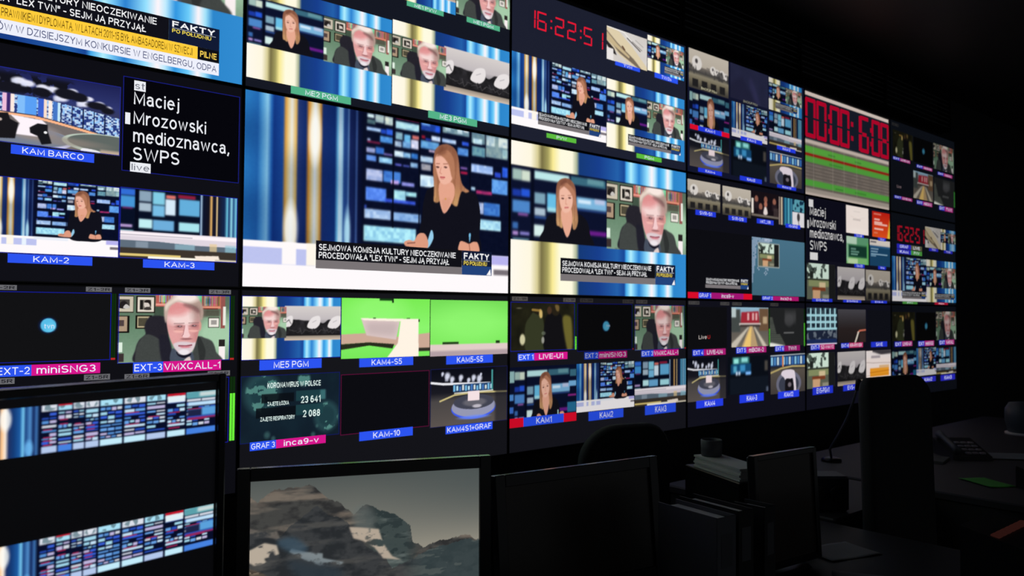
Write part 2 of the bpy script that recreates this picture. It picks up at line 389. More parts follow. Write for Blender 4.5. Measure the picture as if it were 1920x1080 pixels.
def anchor_wide(w=480, h=270):
    p = Pic(w, h, (9, 14, 36))
    p.hprof(STRIPES, 0, 400)
    n = vnoise(w, h, 6, 5, 3); m = np.zeros((h, w)); m[:, p.X < 400] = 1
    p.mul(m * n, (.55, .62, .72))
    p.ell(222, 180, 20, 140, (255, 255, 250), 14, .8); p.ell(146, 690, 22, 130, (255, 255, 250), 14, .8); p.ell(335, 690, 11, 120, (190, 240, 255), 9, .8)
    p.rect(390, -10, 1010, 770, (9, 14, 36), 6)
    for (x0, y0, x1, y1, r, g, b) in WALL: p.rect(x0, y0, x1, y1, (r, g, b), 7, .93)
    for x in (502, 605, 694, 820): p.rect(x - 2.5, 0, x + 2.5, 640, (6, 9, 24), 3)
    t = vnoise(w, h, 90, 55, 5); mm = np.zeros((h, w)); mm[np.ix_(p.Y < 735, p.X > 400)] = 1
    p.mul(mm * np.clip(t * 1.6 - .3, 0, 1), (.78, .84, .92)); p.a[mm > 0] *= 1.08
    p.blur(1.6)
    # desk
    p.rect(-10, 762, 1010, 1010, (255, 250, 252), 3)
    p.rect(-10, 795, 400, 880, (190, 196, 240), 3); p.rect(120, 762, 165, 880, (255, 250, 250), 6); p.rect(198, 762, 245, 880, (255, 248, 235), 6)
    p.rect(300, 790, 330, 880, (235, 245, 255), 6); p.rect(380, 762, 620, 800, (235, 240, 250), 4); p.rect(900, 762, 1010, 820, (185, 180, 240), 8)
    p.rect(930, 850, 1010, 885, (120, 112, 118), 8)
    presenter_wide(p)
    return p.grain(.04, 7).done()
def presenter_wide(p):
    hair = [(667,165),(678,133),(697,112),(721,104),(745,117),(761,147),(770,201),(775,275),(783,326),(797,353),(816,371),(802,383),(784,378),(773,418),(765,468),(755,473),(741,460),(715,442),(692,450),(680,463),(665,457),(666,407),(664,334),(660,262)]
    body = [(621,487),(634,405),(653,380),(673,376),(692,450),(709,528),(746,441),(773,380),(810,374),(843,383),(860,433),(868,524),(864,639),(872,700),(866,760),(818,790),(743,790),(671,790),(630,760),(605,668),(617,574)]
    p.poly(body, (17, 17, 27), soft=1)
    p.poly([(655,634),(665,676),(648,733),(636,734)], (150, 205, 235), soft=1); p.poly([(817,637),(825,639),(820,689)], (120, 190, 230), soft=1)
    p.poly([(704,330),(746,311),(751,369),(746,435),(710,526),(690,455),(700,400)], (226, 160, 135), soft=1.2)
    p.poly(hair, (176, 118, 88), soft=1.5)
    hm = p.polymask(hair, soft=2)
    p.put(hm * np.clip((p.Y - 330) / 120, 0, 1)[:, None], (205, 160, 105), .8)
    p.put(hm * np.clip((270 - p.Y) / 150, 0, 1)[:, None], (132, 84, 64), .75)
    p.put(hm * (vnoise(p.w, p.h, 190, 6, 9) > .55), (135, 82, 58), .35)
    p.poly([(690,340),(735,330),(752,360),(748,430),(712,520),(688,440)], (230, 165, 140), soft=1.2)
    p.poly([(670,196),(682,170),(708,178),(725,208),(737,258),(743,296),(736,326),(720,344),(704,350),(691,338),(682,309),(674,266),(669,231)], (240, 182, 160), soft=1.4)
    p.poly([(672,190),(700,150),(722,140),(748,190),(752,300),(740,300),(728,235),(712,198),(690,178)], (180, 122, 92), soft=1.5)
    p.poly([(693,122),(712,128),(716,150),(700,172),(676,182),(680,150)], (118, 70, 52), soft=4, al=.6)
    for (x, y) in ((680, 250), (713, 244)): p.poly([(x - 8, y), (x, y - 5), (x + 8, y), (x, y + 7)], (92, 58, 52), soft=.8, al=.95)
    p.line([(674, 231), (688, 228)], 3, (150, 95, 75), .8); p.line([(704, 226), (722, 222)], 3, (150, 95, 75), .8)
    p.line([(694, 250), (689, 283), (697, 288)], 3, (205, 135, 115), .8); p.line([(692, 309), (709, 307)], 5, (185, 80, 85), .9); p.line([(694, 318), (706, 317)], 3, (210, 125, 115), .8)
    p.poly([(698, 450),(720, 430),(736, 440),(711, 520)], (214, 150, 125), soft=2, al=.5)
    p.ell(714, 437, 4, 6, (205, 150, 80), 1, .8)
    p.poly([(600,668),(616,655),(632,664),(643,706),(638,745),(601,748),(575,745),(552,738),(548,716),(566,702),(586,705)], (222, 155, 128), soft=1)
    p.poly([(775,700),(783,685),(800,690),(818,698),(837,684),(856,689),(864,740),(840,752),(775,748)], (226, 160, 132), soft=1)
    p.line([(818, 698), (822, 745)], 3, (150, 90, 70)); p.line([(560, 722), (590, 716)], 3, (120, 70, 60))

LWALL = [(18,36,105,187,170,200,190),(104,41,188,189,220,235,215),(228,25,582,139,200,245,245),(19,315,97,409,30,60,170),(101,298,185,405,40,90,225),(20,460,186,627,80,140,210),(72,633,168,667,150,90,170),(229,323,338,478,130,170,190),(356,311,450,535,110,200,240),(230,533,339,641,180,200,215),(357,512,450,573,170,230,240),(230,657,348,677,60,110,200),(21,762,73,852,60,110,180),(22,883,74,937,190,150,220),(91,886,182,929,150,140,220),(222,770,326,930,225,250,245),(601,19,985,137,60,110,130),(779,20,964,101,100,150,160),(660,305,996,472,130,190,230),(680,341,820,395,220,240,255),(861,308,975,381,190,200,230),(661,487,996,499,60,110,210),(791,782,997,849,110,30,140),(22,979,178,997,150,210,220)]
def anchor_close(w=320, h=180, full=True, shift=0):
    """the presenter framed to the waist; x positions are of the half-width cut-out, squeezed when the full frame is shown"""
    p = Pic(w, h, (12, 18, 44))
    for (x0, y0, x1, y1, r, g, b) in LWALL: p.rect(x0, y0, x1, y1, (r, g, b), 16, .95)
    p.rect(195, 0, 226, 1000, (8, 12, 30), 8)
    p.blur(6)
    hair = [(449,230),(472,123),(524,71),(581,68),(625,117),(650,203),(660,383),(676,589),(673,693),(652,774),(627,777),(612,676),(564,657),(516,690),(512,780),(479,759),(453,725),(449,484)]
    p.poly([(313,1019),(326,818),(353,664),(394,607),(450,592),(512,742),(565,914),(617,714),(681,562),(750,603),(791,690),(811,832),(822,1019)], (18, 18, 26), soft=2)
    p.poly([(511,525),(602,497),(612,702),(565,908),(512,729)], (228, 165, 140), soft=2)
    p.poly(hair, (178, 122, 92), soft=3)
    hm = p.polymask(hair, soft=3)
    p.put(hm * np.clip((p.Y - 480) / 200, 0, 1)[:, None], (208, 165, 112), .8)
    p.put(hm * np.clip((400 - p.Y) / 260, 0, 1)[:, None], (128, 80, 62), .75)
    p.put(hm * (vnoise(w, h, 90, 4, 9) > .55), (130, 80, 58), .35)
    p.poly([(505,520),(600,490),(615,690),(566,900),(508,700)], (232, 170, 145), soft=2)
    p.poly([(482,249),(505,174),(553,203),(601,251),(621,325),(616,443),(588,525),(554,558),(525,548),(497,489),(482,389)], (240, 186, 164), soft=3)
    p.poly([(478,250),(510,160),(560,130),(640,240),(648,420),(630,420),(616,310),(575,230),(530,185)], (182, 124, 96), soft=3)
    p.poly([(524,90),(560,100),(540,150),(500,190),(490,150)], (112, 66, 52), soft=8, al=.6)
    for (x, y) in ((515, 358), (588, 338)): p.poly([(x - 17, y), (x, y - 12), (x + 17, y), (x, y + 14)], (95, 58, 52), soft=1.5, al=.95)
    p.line([(500, 322), (530, 316)], 6, (150, 95, 75), .7); p.line([(570, 306), (605, 298)], 6, (150, 95, 75), .7)
    p.line([(550, 350), (546, 430), (562, 438)], 6, (205, 138, 118), .8); p.line([(538, 487), (574, 478)], 10, (190, 88, 90), .9)
    return p.grain(.05, 4).done()
def anchor_full(w=240, h=135):
    """same shot in full frame with the tail of the desk visible"""
    s = anchor_close(240, 180); p = Pic(w, h, (12, 18, 44))
    p.paste(s, 60, 60, 900, 1080); p.rect(-10, -10, 62, 1010, (12, 18, 44), 4)
    for (x0, y0, x1, y1, c) in [(880, 330, 1010, 440, (120, 180, 225)), (-10, 80, 70, 300, (150, 190, 190)), (-10, 520, 60, 640, (80, 140, 210)), (870, 600, 1010, 640, (140, 40, 130)), (-10, 760, 60, 880, (60, 110, 200)), (900, 100, 1010, 240, (60, 110, 130)), (860, 760, 1010, 960, (40, 110, 150))]: p.rect(x0, y0, x1, y1, c, 14)
    p.poly([(395, 960), (430, 930), (470, 1000), (420, 1010)], (222, 158, 130)); p.poly([(740, 950), (790, 930), (815, 1000), (760, 1010)], (222, 158, 130))
    p.rect(708, 890, 722, 1000, (200, 245, 235), 3)
    return p.done()

GUESTR = [(-11,28,126,271,25,20,15),(-5,39,123,259,205,195,175),(2,81,93,207,70,65,60),(147,29,308,275,25,20,15),(159,45,299,259,225,215,200),(177,82,274,227,120,115,105),(144,309,284,504,20,16,12),(159,325,265,488,190,175,140),(168,347,247,466,80,75,60),(-7,315,94,561,20,16,14),(-1,325,76,539,175,150,125),(-1,378,49,464,80,65,65),(314,-26,478,180,185,95,85),(345,-21,408,115,210,215,205),(687,-39,728,164,60,200,130),(727,-17,910,208,190,110,90),(760,50,821,134,50,45,45),(827,37,875,133,110,110,110),(790,341,896,496,40,35,30),(797,352,891,487,240,235,225),(817,381,871,450,160,155,150),(908,0,950,508,150,85,80),(930,173,957,462,235,235,225),(895,784,955,1006,250,240,240),(894,680,953,786,40,35,35),(-3,696,39,836,225,240,225),(-1,855,52,975,60,50,50)]
def guest(w=320, h=180):
    p = Pic(w, h, (120, 160, 125))
    p.vgrad([(0, (88, 108, 90)), (500, (104, 136, 110)), (1000, (130, 158, 134))])
    p.put(p.ellmask(880, 600, 230, 300, 200), (182, 220, 184), .8)
    p.rect(300, 180, 560, 330, (60, 75, 62), 10, .8); p.rect(700, 215, 900, 330, (75, 70, 60), 25, .8)
    for q in GUESTR: p.rect(*q[:4], q[4:], 1)
    p.ell(238, 150, 26, 55, (215, 205, 195), 6); p.poly([(215, 120), (235, 85), (268, 95), (272, 180), (250, 130)], (35, 30, 28)); p.poly([(215, 228), (230, 190), (262, 190), (276, 228)], (60, 55, 52))
    p.rect(180, 90, 205, 225, (30, 28, 26), 2); p.poly([(10, 205), (20, 120), (60, 110), (85, 200)], (35, 30, 30)); p.poly([(40, 205), (60, 150), (88, 175), (90, 206)], (200, 195, 190))
    r = rng(2)
    for k in range(9): p.rect(350 + k * 12, 0 + r.integers(0, 20), 357 + k * 12, 140, tuple(int(v) for v in r.integers(40, 235, 3) * np.array((1, .9, .85))), 1)
    for k in range(16): p.rect(735 + k * 10, 0 + r.integers(0, 25), 742 + k * 10, 165, tuple(int(v) for v in r.integers(50, 230, 3) * np.array((1, .85, .8))), 1)
    p.rect(314, 135, 478, 165, (235, 155, 140), 3); p.rect(727, 170, 905, 200, (225, 145, 120), 3); p.rect(735, 200, 880, 215, (110, 40, 35), 4)
    p.poly([(230,585),(220,476),(252,347),(300,314),(386,324),(411,368),(432,611),(446,789),(436,1009),(145,991),(149,798),(177,670)], (38, 36, 44), soft=4)
    p.poly([(145,980),(155,777),(195,649),(254,585),(352,664),(428,821),(498,902),(581,973),(644,887),(694,640),(766,654),(834,713),(869,863),(884,1036),(145,991)], (66, 70, 68), soft=4)
    p.poly([(350,620),(430,640),(470,880),(450,1010),(380,1010)], (34, 33, 44), soft=6)
    p.poly([(470,800),(560,900),(640,850),(650,1010),(460,1010)], (72, 80, 96), soft=3); p.poly([(505,850),(570,905),(632,880),(630,910),(575,945),(520,910)], (22, 20, 34), soft=2)
    p.poly([(585,960),(625,930),(635,1010),(570,1010)], (225, 205, 200), soft=3)
    p.poly([(690,660),(720,650),(770,850),(750,1010),(720,1010)], (40, 42, 42), soft=3, al=.7)
    head = [(410,269),(421,181),(477,102),(572,122),(670,188),(710,267),(714,403),(706,528),(688,663),(663,786),(631,863),(567,894),(510,836),(471,745),(438,612),(415,457)]
    p.poly(head, (222, 160, 158), soft=3)
    hm = p.polymask(head, soft=3)
    p.put(hm * p.ellmask(570, 350, 150, 120, 80), (250, 226, 222), .85)
    p.put(hm * p.ellmask(500, 210, 110, 110, 80), (225, 140, 140), .7)
    p.put(hm * p.ellmask(470, 640, 60, 110, 50), (235, 165, 165), .5); p.put(hm * p.ellmask(690, 560, 40, 230, 40), (195, 125, 125), .6)
    p.poly([(388,269),(393,170),(433,81),(476,2),(539,-33),(622,-14),(688,41),(728,142),(744,267),(734,369),(718,380),(707,267),(676,188),(605,144),(540,101),(496,113),(452,158),(428,225),(414,346),(408,424),(395,379)], (196, 172, 160), soft=5)
    p.put(p.ellmask(690, 250, 60, 170, 60), (150, 122, 112), .5); p.poly([(400, 150), (470, 60), (520, 30), (500, 90), (430, 170), (405, 250)], (232, 214, 200), soft=8)
    p.put(p.ellmask(590, 30, 110, 90, 60), (255, 240, 232), .9); p.poly([(560, 130), (640, 150), (705, 215), (700, 280), (640, 215), (570, 170)], (120, 85, 85), soft=10, al=.75)
    p.poly([(474,745),(502,712),(546,700),(604,706),(649,720),(675,715),(663,797),(631,869),(567,896),(510,841)], (222, 205, 210), soft=4)
    p.ell(570, 860, 50, 40, (245, 240, 245), 20, .8)
    for (x, y) in ((528, 470), (660, 462)):
        p.ell(x, y + 5, 44, 30, (178, 118, 118), 22, .8); p.ell(x, y + 3, 22, 12, (84, 62, 66), 8, .9); p.ell(x + 4, y, 8, 7, (210, 180, 190), 3, .8)
        p.line([(x - 48, y - 38), (x + 40, y - 42)], 11, (135, 100, 100), .45); p.ell(x - 5, y + 75, 45, 26, (250, 190, 180), 18, .7); p.line([(x - 45, y + 52), (x + 35, y + 60)], 6, (170, 105, 100), .5)
    p.poly([(580,455),(600,460),(612,560),(625,615),(600,645),(565,640),(552,600),(570,540)], (245, 205, 205), soft=3); p.line([(574, 465), (562, 590), (552, 615)], 8, (175, 112, 115), .8)
    p.ell(592, 662, 52, 16, (140, 88, 92), 9, .7); p.line([(525, 762), (590, 768), (640, 755)], 13, (150, 70, 85), .9); p.ell(585, 785, 50, 14, (215, 135, 145), 8, .9)
    p.ell(716, 470, 12, 70, (225, 150, 140), 6, .8)
    return p.grain(.07, 5).done()

BG = [(0, (255, 250, 238)), (95, (255, 248, 225)), (130, (215, 205, 150)), (150, (120, 112, 70)), (180, (165, 158, 95)), (205, (250, 235, 150)), (245, (255, 252, 225)), (305, (255, 250, 225)), (330, (170, 180, 150)), (345, (22, 58, 120)),
      (450, (24, 62, 140)), (560, (36, 96, 170)), (600, (25, 70, 150)), (612, (70, 170, 235)), (640, (180, 240, 255)), (660, (120, 200, 245)), (690, (45, 130, 210)), (740, (150, 225, 255)), (770, (255, 245, 250)), (790, (190, 235, 255)), (815, (50, 150, 225)), (850, (110, 205, 250)), (875, (255, 245, 250)), (895, (160, 225, 250)), (915, (45, 135, 205)), (1000, (50, 140, 210))]
def stripes_bg(w, h):
    p = Pic(w, h); p.hprof(BG); return p
def split(w=420, h=236):
    p = stripes_bg(w, h)
    p.paste(SRC('anchor_close'), 0, 165, 498, 650); p.paste(SRC('guest'), 498, 165, 1000, 657)
    p.rect(0, 158, 1000, 166, (10, 14, 30), 1, .8)
    return p.done()
def dishes(w=240, h=150, seed=3, dark=True):
    p = Pic(w, h); p.vgrad([(0, (215, 208, 205)), (380, (195, 188, 190)), (520, (150, 145, 148)), (640, (70, 68, 72)), (850, (42, 40, 44)), (870, (150, 138, 125)), (1000, (215, 195, 175))])
    n = fnoise(w, h, 10, 6, seed)
    top = 360 + 160 * vnoise(w, h, 9, 2, seed + 9)
    m = (p.Y[:, None] > top) & (p.Y[:, None] < 830)
    p.put(gblur(m.astype(float), 1.5), (58, 56, 60)); p.mul(m * n, (.3, .3, .3))
    for k in range(14): p.line([(60 + 68 * k, 640 + 60 * (k % 3)), (90 + 68 * k, 700 + 40 * (k % 4)), (140 + 68 * k, 720)], 6, (110, 106, 108), .7)
    for (x, y, rx, ry, a) in ((60, 450, 75, 160, 1), (500, 480, 112, 185, 1), (870, 480, 118, 185, 1)):
        p.poly([(x - rx, y + ry * .7), (x - rx * .3, y - ry * .7), (x + rx * .9, y - ry), (x + rx, y + ry * .2), (x + rx * .2, y + ry)], (232, 226, 226), soft=2)
        p.line([(x - rx * .2, y), (x + rx * .4, y - ry * .3)], 9, (165, 160, 165), .9); p.line([(x, y + ry), (x + 8, y + ry * 1.7)], 14, (35, 33, 36))
    p.line([(20, 480), (70, 400), (110, 520)], 12, (90, 88, 90)); p.rect(-10, 820, 1010, 870, (30, 28, 30), 6)
    return p.done()
def dishes_row(w=120, h=90):
    """dishes on a roof over a row of dark windows"""
    p = Pic(w, h); p.vgrad([(0, (196, 186, 172)), (400, (186, 176, 162)), (420, (120, 112, 105)), (560, (70, 68, 66)), (640, (140, 132, 112)), (740, (120, 112, 92)), (1000, (58, 55, 52))])
    for (x, r, y) in ((200, 120, 330), (600, 75, 400), (700, 60, 420), (830, 75, 430), (930, 60, 450)):
        p.ell(x, y, r, r * 1.5, (222, 216, 210), 5); p.ell(x - r * .1, y - r * .4, r * .28, r * .5, (70, 66, 66), 6)
    n = fnoise(w, h, 12, 4, 8); m = (p.Y[:, None] > 380) & (p.Y[:, None] < 620)
    p.put(m * (n > .52), (62, 60, 60), .8)
    for k in range(4): p.rect(90 + k * 225, 740, 230 + k * 225, 940, (34, 33, 34), 5)
    return p.done()
def split_dish(w=300, h=168):
    p = stripes_bg(w, h)
    g = SRC('guest'); p.paste(g, 0, 175, 475, 660); p.paste(SRC('dishes'), 412, 155, 1000, 705)
    p.paste(g[:, :int(g.shape[1] * .86)], 0, 175, 430, 660)
    return p.done()
def empty_desk(w=240, h=135):
    p = Pic(w, h, (8, 16, 36))
    for (x0, y0, x1, y1, c) in [(0, 20, 120, 110, (50, 110, 215)), (0, 120, 120, 280, (70, 150, 215)), (20, 280, 100, 300, (130, 40, 110)), (150, 30, 250, 180, (140, 165, 185)), (260, 30, 360, 210, (130, 205, 230)), (370, 60, 450, 110, (230, 120, 110)), (150, 200, 250, 320, (170, 190, 205)), (260, 220, 360, 380, (120, 190, 230)), (365, 120, 450, 350, (215, 235, 250)), (470, 40, 620, 90, (150, 30, 60)), (480, 100, 660, 340, (100, 175, 220)), (150, 430, 260, 560, (195, 240, 245)), (265, 430, 440, 580, (110, 175, 220)), (0, 520, 100, 560, (190, 160, 215)), (480, 440, 660, 570, (170, 230, 240)), (0, 600, 110, 650, (160, 220, 230))]: p.rect(x0, y0, x1, y1, c, 12)
    p.blur(5); p.rect(120, 0, 148, 640, (6, 10, 26), 4)
    p.hprof([(660, (20, 40, 80)), (672, (170, 200, 225)), (690, (12, 20, 44)), (740, (20, 18, 30)), (762, (245, 190, 110)), (778, (20, 20, 36)), (800, (28, 26, 40)), (812, (250, 215, 150)), (824, (24, 26, 44)), (880, (20, 40, 80)), (905, (110, 200, 225)), (920, (30, 60, 110)), (945, (150, 220, 235)), (960, (40, 80, 130)), (985, (120, 200, 225)), (1000, (40, 80, 130))], 660, 1001, 0, 1000)
    p.rect(-10, 610, 1010, 770, (225, 215, 225), 5); p.rect(-10, 625, 1010, 680, (255, 245, 250), 8); p.rect(-10, 655, 600, 668, (150, 145, 160), 3, .7)
    p.poly([(0, 740), (300, 740), (620, 770), (900, 770), (1000, 790), (1000, 870), (0, 850)], (95, 110, 125), smooth=False)
    p.rect(130, 750, 230, 840, (150, 165, 180), 14, .7); p.rect(450, 760, 620, 840, (150, 190, 205), 14, .7); p.rect(750, 730, 815, 900, (235, 205, 150), 10, .7); p.rect(890, 740, 990, 880, (150, 200, 215), 14, .7)
    p.rect(-10, 845, 1010, 1010, (60, 52, 45), 8); p.rect(-10, 925, 500, 960, (225, 200, 120), 6); p.rect(230, 955, 800, 1010, (255, 250, 235), 6); p.poly([(620, 920), (830, 905), (850, 1000), (640, 1010)], (250, 235, 220), smooth=False, soft=3); p.rect(800, 960, 1010, 1010, (210, 200, 180), 8)
    return p.done()
def studio_floor(w=200, h=112):
    p = Pic(w, h, (14, 16, 26)); p.vgrad([(0, (10, 12, 22)), (420, (26, 26, 34)), (560, (74, 70, 70)), (1000, (92, 84, 80))])
    p.line([(0, 235), (160, 270), (760, 300)], 22, (235, 235, 240)); 
    for (x, y, s_) in ((210, 130, 60), (270, 190, 50), (380, 170, 50), (480, 220, 40), (545, 180, 50), (620, 200, 60), (150, 90, 30), (640, 130, 24)): p.ell(x, y, s_ * .55, s_ * .9, (228, 232, 250), s_ * .5, .9); p.rect(x - s_ * .5, y + s_ * .3, x + s_ * .2, y + s_ * 1.6, (228, 232, 250), s_ * .3, .7)
    p.rect(280, 290, 800, 420, (30, 60, 100), 4)
    for k in range(14): p.rect(285 + k * 37, 300 + 14 * (k % 3), 308 + k * 37, 410 - 12 * (k % 2), [(120, 190, 230), (190, 230, 245), (70, 120, 190), (220, 225, 220)][k % 4], 5)
    p.line([(120, 560), (300, 470), (560, 445), (1000, 470)], 16, (205, 190, 130)); p.rect(780, 60, 800, 430, (70, 150, 150), 4)
    p.line([(300, 440), (800, 430)], 10, (230, 230, 220))
    p.ell(550, 720, 290, 190, (60, 90, 235), 6); p.ell(550, 690, 285, 185, (150, 152, 178), 4); p.ell(550, 610, 262, 130, (66, 68, 82), 4); p.ell(560, 620, 150, 70, (110, 108, 116), 25, .8)
    p.rect(470, 420, 620, 590, (245, 225, 228), 4); p.ell(590, 690, 60, 30, (190, 185, 195), 14)
    p.ell(550, 880, 200, 34, (110, 140, 250), 18, .7)
    p.rect(830, -10, 1010, 1010, (24, 24, 32), 40, .55)
    return p.done()
def studio_top(w=130, h=86):
    p = Pic(w, h, (60, 56, 56)); p.vgrad([(0, (18, 24, 40)), (330, (40, 42, 48)), (420, (92, 84, 76)), (1000, (70, 64, 62))])
    p.rect(0, 40, 1000, 300, (30, 60, 110), 8)
    for k in range(12): p.rect(15 + 84 * k, 70, 70 + 84 * k, 270, [(140, 200, 230), (80, 140, 200), (200, 220, 225), (60, 110, 180)][k % 4], 10)
    p.rect(330, 40, 370, 320, (240, 150, 90), 6); p.line([(0, 30), (1000, 10)], 18, (200, 210, 215))
    p.line([(0, 460), (300, 360), (620, 320), (1000, 340)], 30, (190, 170, 110))
    p.ell(520, 760, 360, 330, (112, 112, 130), 6); p.ell(520, 780, 290, 260, (62, 66, 82), 8)
    p.poly([(300, 520), (340, 430), (480, 400), (640, 420), (700, 520), (730, 1000), (650, 1010), (640, 660), (560, 640), (420, 660), (380, 600)], (235, 222, 232), soft=3); p.poly([(420, 660), (560, 640), (640, 680), (650, 1010), (430, 1010)], (24, 22, 28), soft=4); p.ell(540, 790, 50, 60, (120, 110, 120), 20)
    return p.done()
def barco(w=280, h=158):
    p = Pic(w, h, (34, 40, 92)); p.vgrad([(0, (30, 34, 84)), (340, (48, 56, 112)), (560, (60, 60, 80)), (1000, (120, 112, 110))])
    n = fnoise(w, h, 16, 8, 4); m = np.zeros((h, w)); m[(p.Y[:, None] > 60 + 0 * p.X) & (p.Y[:, None] < 330 - .0 * p.X) & (p.X[None, :] < 640)] = 1
    p.put(gblur(m, 4) * (n > .47), (18, 18, 26), .95); 
    for (x, y, s_) in ((30, 190, 50), (270, 150, 60), (330, 170, 55), (430, 190, 50), (500, 200, 55), (90, 160, 55), (640, 180, 45), (760, 250, 40), (840, 300, 45), (720, 330, 55), (560, 300, 60), (900, 340, 40)):
        p.ell(x, y, s_ * .8, s_ * .75, (240, 240, 255), s_ * .5, .95); p.rect(x - s_ * .9, y - s_ * .2, x - s_ * .2, y + s_ * .9, (225, 228, 250), s_ * .3, .8)
    for (x, y, rx, ry) in ((420, 260, 70, 60), (600, 230, 90, 70), (690, 250, 60, 60), (820, 330, 80, 50), (900, 380, 50, 45), (200, 260, 90, 70), (90, 240, 60, 60)): p.ell(x, y, rx, ry, (22, 22, 32), 20)
    def row(y, t): return y + 260 * t * t
    X = p.X[None, :]; Y = p.Y[:, None]
    top = 340 + 130 * np.clip((X - 350) / 650, 0, 1) ** 1.3; bot = 580 + 185 * np.clip((X - 350) / 650, 0, 1) ** 1.2
    band = ((Y > top) & (Y < bot)).astype(float)
    p.put(band, (40, 60, 130)); q = gblur(blocks(w, h, 70, 52, 6), .6); p.put(band * np.clip((q - .30) * 4, 0, 1), (215, 235, 252), .95); p.put(band * np.clip((q - .66) * 6, 0, 1), (130, 190, 250), .85)
    for x in (120, 385, 560, 640, 720, 800, 880): p.put(band * (np.abs(X - x) < 4), (20, 30, 70))
    for (x, c, wd) in ((175, (240, 190, 220), 14), (205, (60, 40, 110), 16), (228, (255, 235, 225), 12), (290, (130, 190, 250), 30), (350, (90, 160, 245), 40), (420, (60, 100, 210), 20), (450, (255, 225, 205), 10), (485, (255, 240, 230), 12), (520, (70, 120, 200), 16), (545, (200, 235, 250), 10)): p.put(band * (np.abs(X - x) < wd), c)
    line = ((Y > bot + 12) & (Y < bot + 45)).astype(float); p.put(line, (255, 185, 140)); p.put(((Y >= bot + 45)).astype(float), (118, 110, 108))
    p.ell(230, 900, 420, 170, (200, 200, 235), 6); p.ell(230, 880, 400, 150, (120, 130, 150), 6); p.ell(360, 800, 190, 110, (150, 140, 140), 40, .7)
    p.ell(900, 860, 330, 140, (190, 205, 190), 5); p.ell(910, 850, 300, 118, (96, 104, 100), 5); p.ell(560, 890, 300, 60, (150, 135, 125), 50, .6)
    p.poly([(215, 620), (430, 640), (470, 700), (420, 870), (250, 870), (280, 720)], (255, 245, 252), smooth=False, soft=2)
    p.poly([(115, 620), (200, 600), (215, 680), (270, 720), (250, 930), (130, 950), (105, 800)], (26, 24, 28), smooth=False, soft=2); p.poly([(345, 760), (400, 690), (470, 690), (470, 780), (500, 940), (430, 970), (400, 860), (350, 830)], (24, 24, 28), smooth=False, soft=2)
    p.ell(455, 800, 12, 18, (255, 255, 255), 2); p.ell(150, 700, 12, 20, (200, 180, 170), 4)
    p.rect(850, 940, 1010, 1010, (190, 170, 150), 20); p.poly([(720, 950), (830, 960), (840, 1005), (720, 1005)], (235, 235, 240))
    p.rect(60, 130, 70, 330, (230, 235, 255), 4)
    return p.done()
def green_desk(w=170, h=112):
    p = Pic(w, h, (128, 238, 92)); p.vgrad([(0, (122, 236, 84)), (500, (140, 246, 110)), (1000, (120, 232, 90))])
    p.ell(400, 200, 300, 260, (160, 255, 130), 220, .5)
    p.rect(410, 0, 570, 40, (20, 60, 20), 4); p.rect(550, 10, 570, 75, (20, 40, 20), 3)
    p.poly([(0, 600), (300, 580), (560, 660), (1000, 590), (1000, 860), (820, 860), (560, 790), (300, 740), (0, 760)], (205, 170, 150), smooth=False, soft=3)
    p.poly([(0, 760), (300, 735), (580, 775), (560, 850), (300, 790), (0, 850)], (40, 44, 30), smooth=False, soft=2); p.rect(860, 850, 1010, 910, (50, 48, 40), 4)
    p.poly([(210, 340), (290, 350), (640, 390), (600, 700), (270, 620)], (222, 200, 198), smooth=False, soft=3); p.poly([(260, 400), (620, 400), (590, 640), (280, 600)], (190, 172, 172), smooth=False, soft=30, al=.7)
    p.poly([(200, 335), (860, 350), (865, 1000), (500, 1000), (620, 760), (650, 390), (240, 370)], (255, 244, 228), smooth=False, soft=3)
    p.rect(860, 355, 875, 400, (40, 40, 30), 3); p.rect(340, 325, 370, 345, (60, 110, 50), 3); p.rect(720, 330, 760, 345, (60, 110, 50), 3)
    return p.done()
def green_empty(w=150, h=106):
    p = Pic(w, h, (128, 238, 92)); p.vgrad([(0, (118, 222, 88)), (400, (136, 240, 104)), (1000, (124, 232, 92))])
    p.ell(500, 420, 420, 330, (150, 252, 118), 260, .5); p.rect(-10, 790, 1010, 1010, (226, 205, 200), 6); p.rect(-10, 905, 1010, 1010, (180, 160, 165), 30)
    p.rect(150, 750, 350, 790, (25, 50, 20), 10); p.rect(835, 740, 890, 790, (25, 50, 20), 8)
    return p.done()
def virus(w=200, h=118):
    p = Pic(w, h, (16, 26, 38)); n = fnoise(w, h, 6, 4, 12); p.put(n, (26, 52, 62), .5)
    for (x, y, r) in ((210, 270, 160), (860, 690, 120), (620, 90, 60)):
        p.ell(x, y, r * 1.05, r * 1.9, (62, 112, 112), r * .5, .55); p.ell(x, y, r * .8, r * 1.45, (26, 52, 60), r * .4, .7)
        q = fnoise(w, h, 14, 9, int(r)); p.put(p.ellmask(x, y, r, r * 1.8, 20) * (q > .58), (110, 175, 160), .6)
    for (x, y, r) in ((760, 830, 14), (260, 900, 28), (320, 960, 20), (720, 960, 22)): p.ell(x, y, r, r * 1.8, (60, 100, 100), r, .7)
    for (x0, y0, x1, y1, c) in [(200, 285, 520, 420, (10, 14, 20)), (540, 265, 840, 420, (30, 66, 72)), (150, 490, 540, 640, (10, 14, 20)), (540, 480, 820, 640, (30, 66, 72))]: p.rect(x0, y0, x1, y1, c, 3, .85)
    p.rect(790, 270, 850, 420, (110, 190, 190), 20, .35); p.rect(250, 160, 420, 166, (170, 180, 185), 2); p.rect(650, 168, 770, 174, (170, 180, 185), 2)
    return p.done()
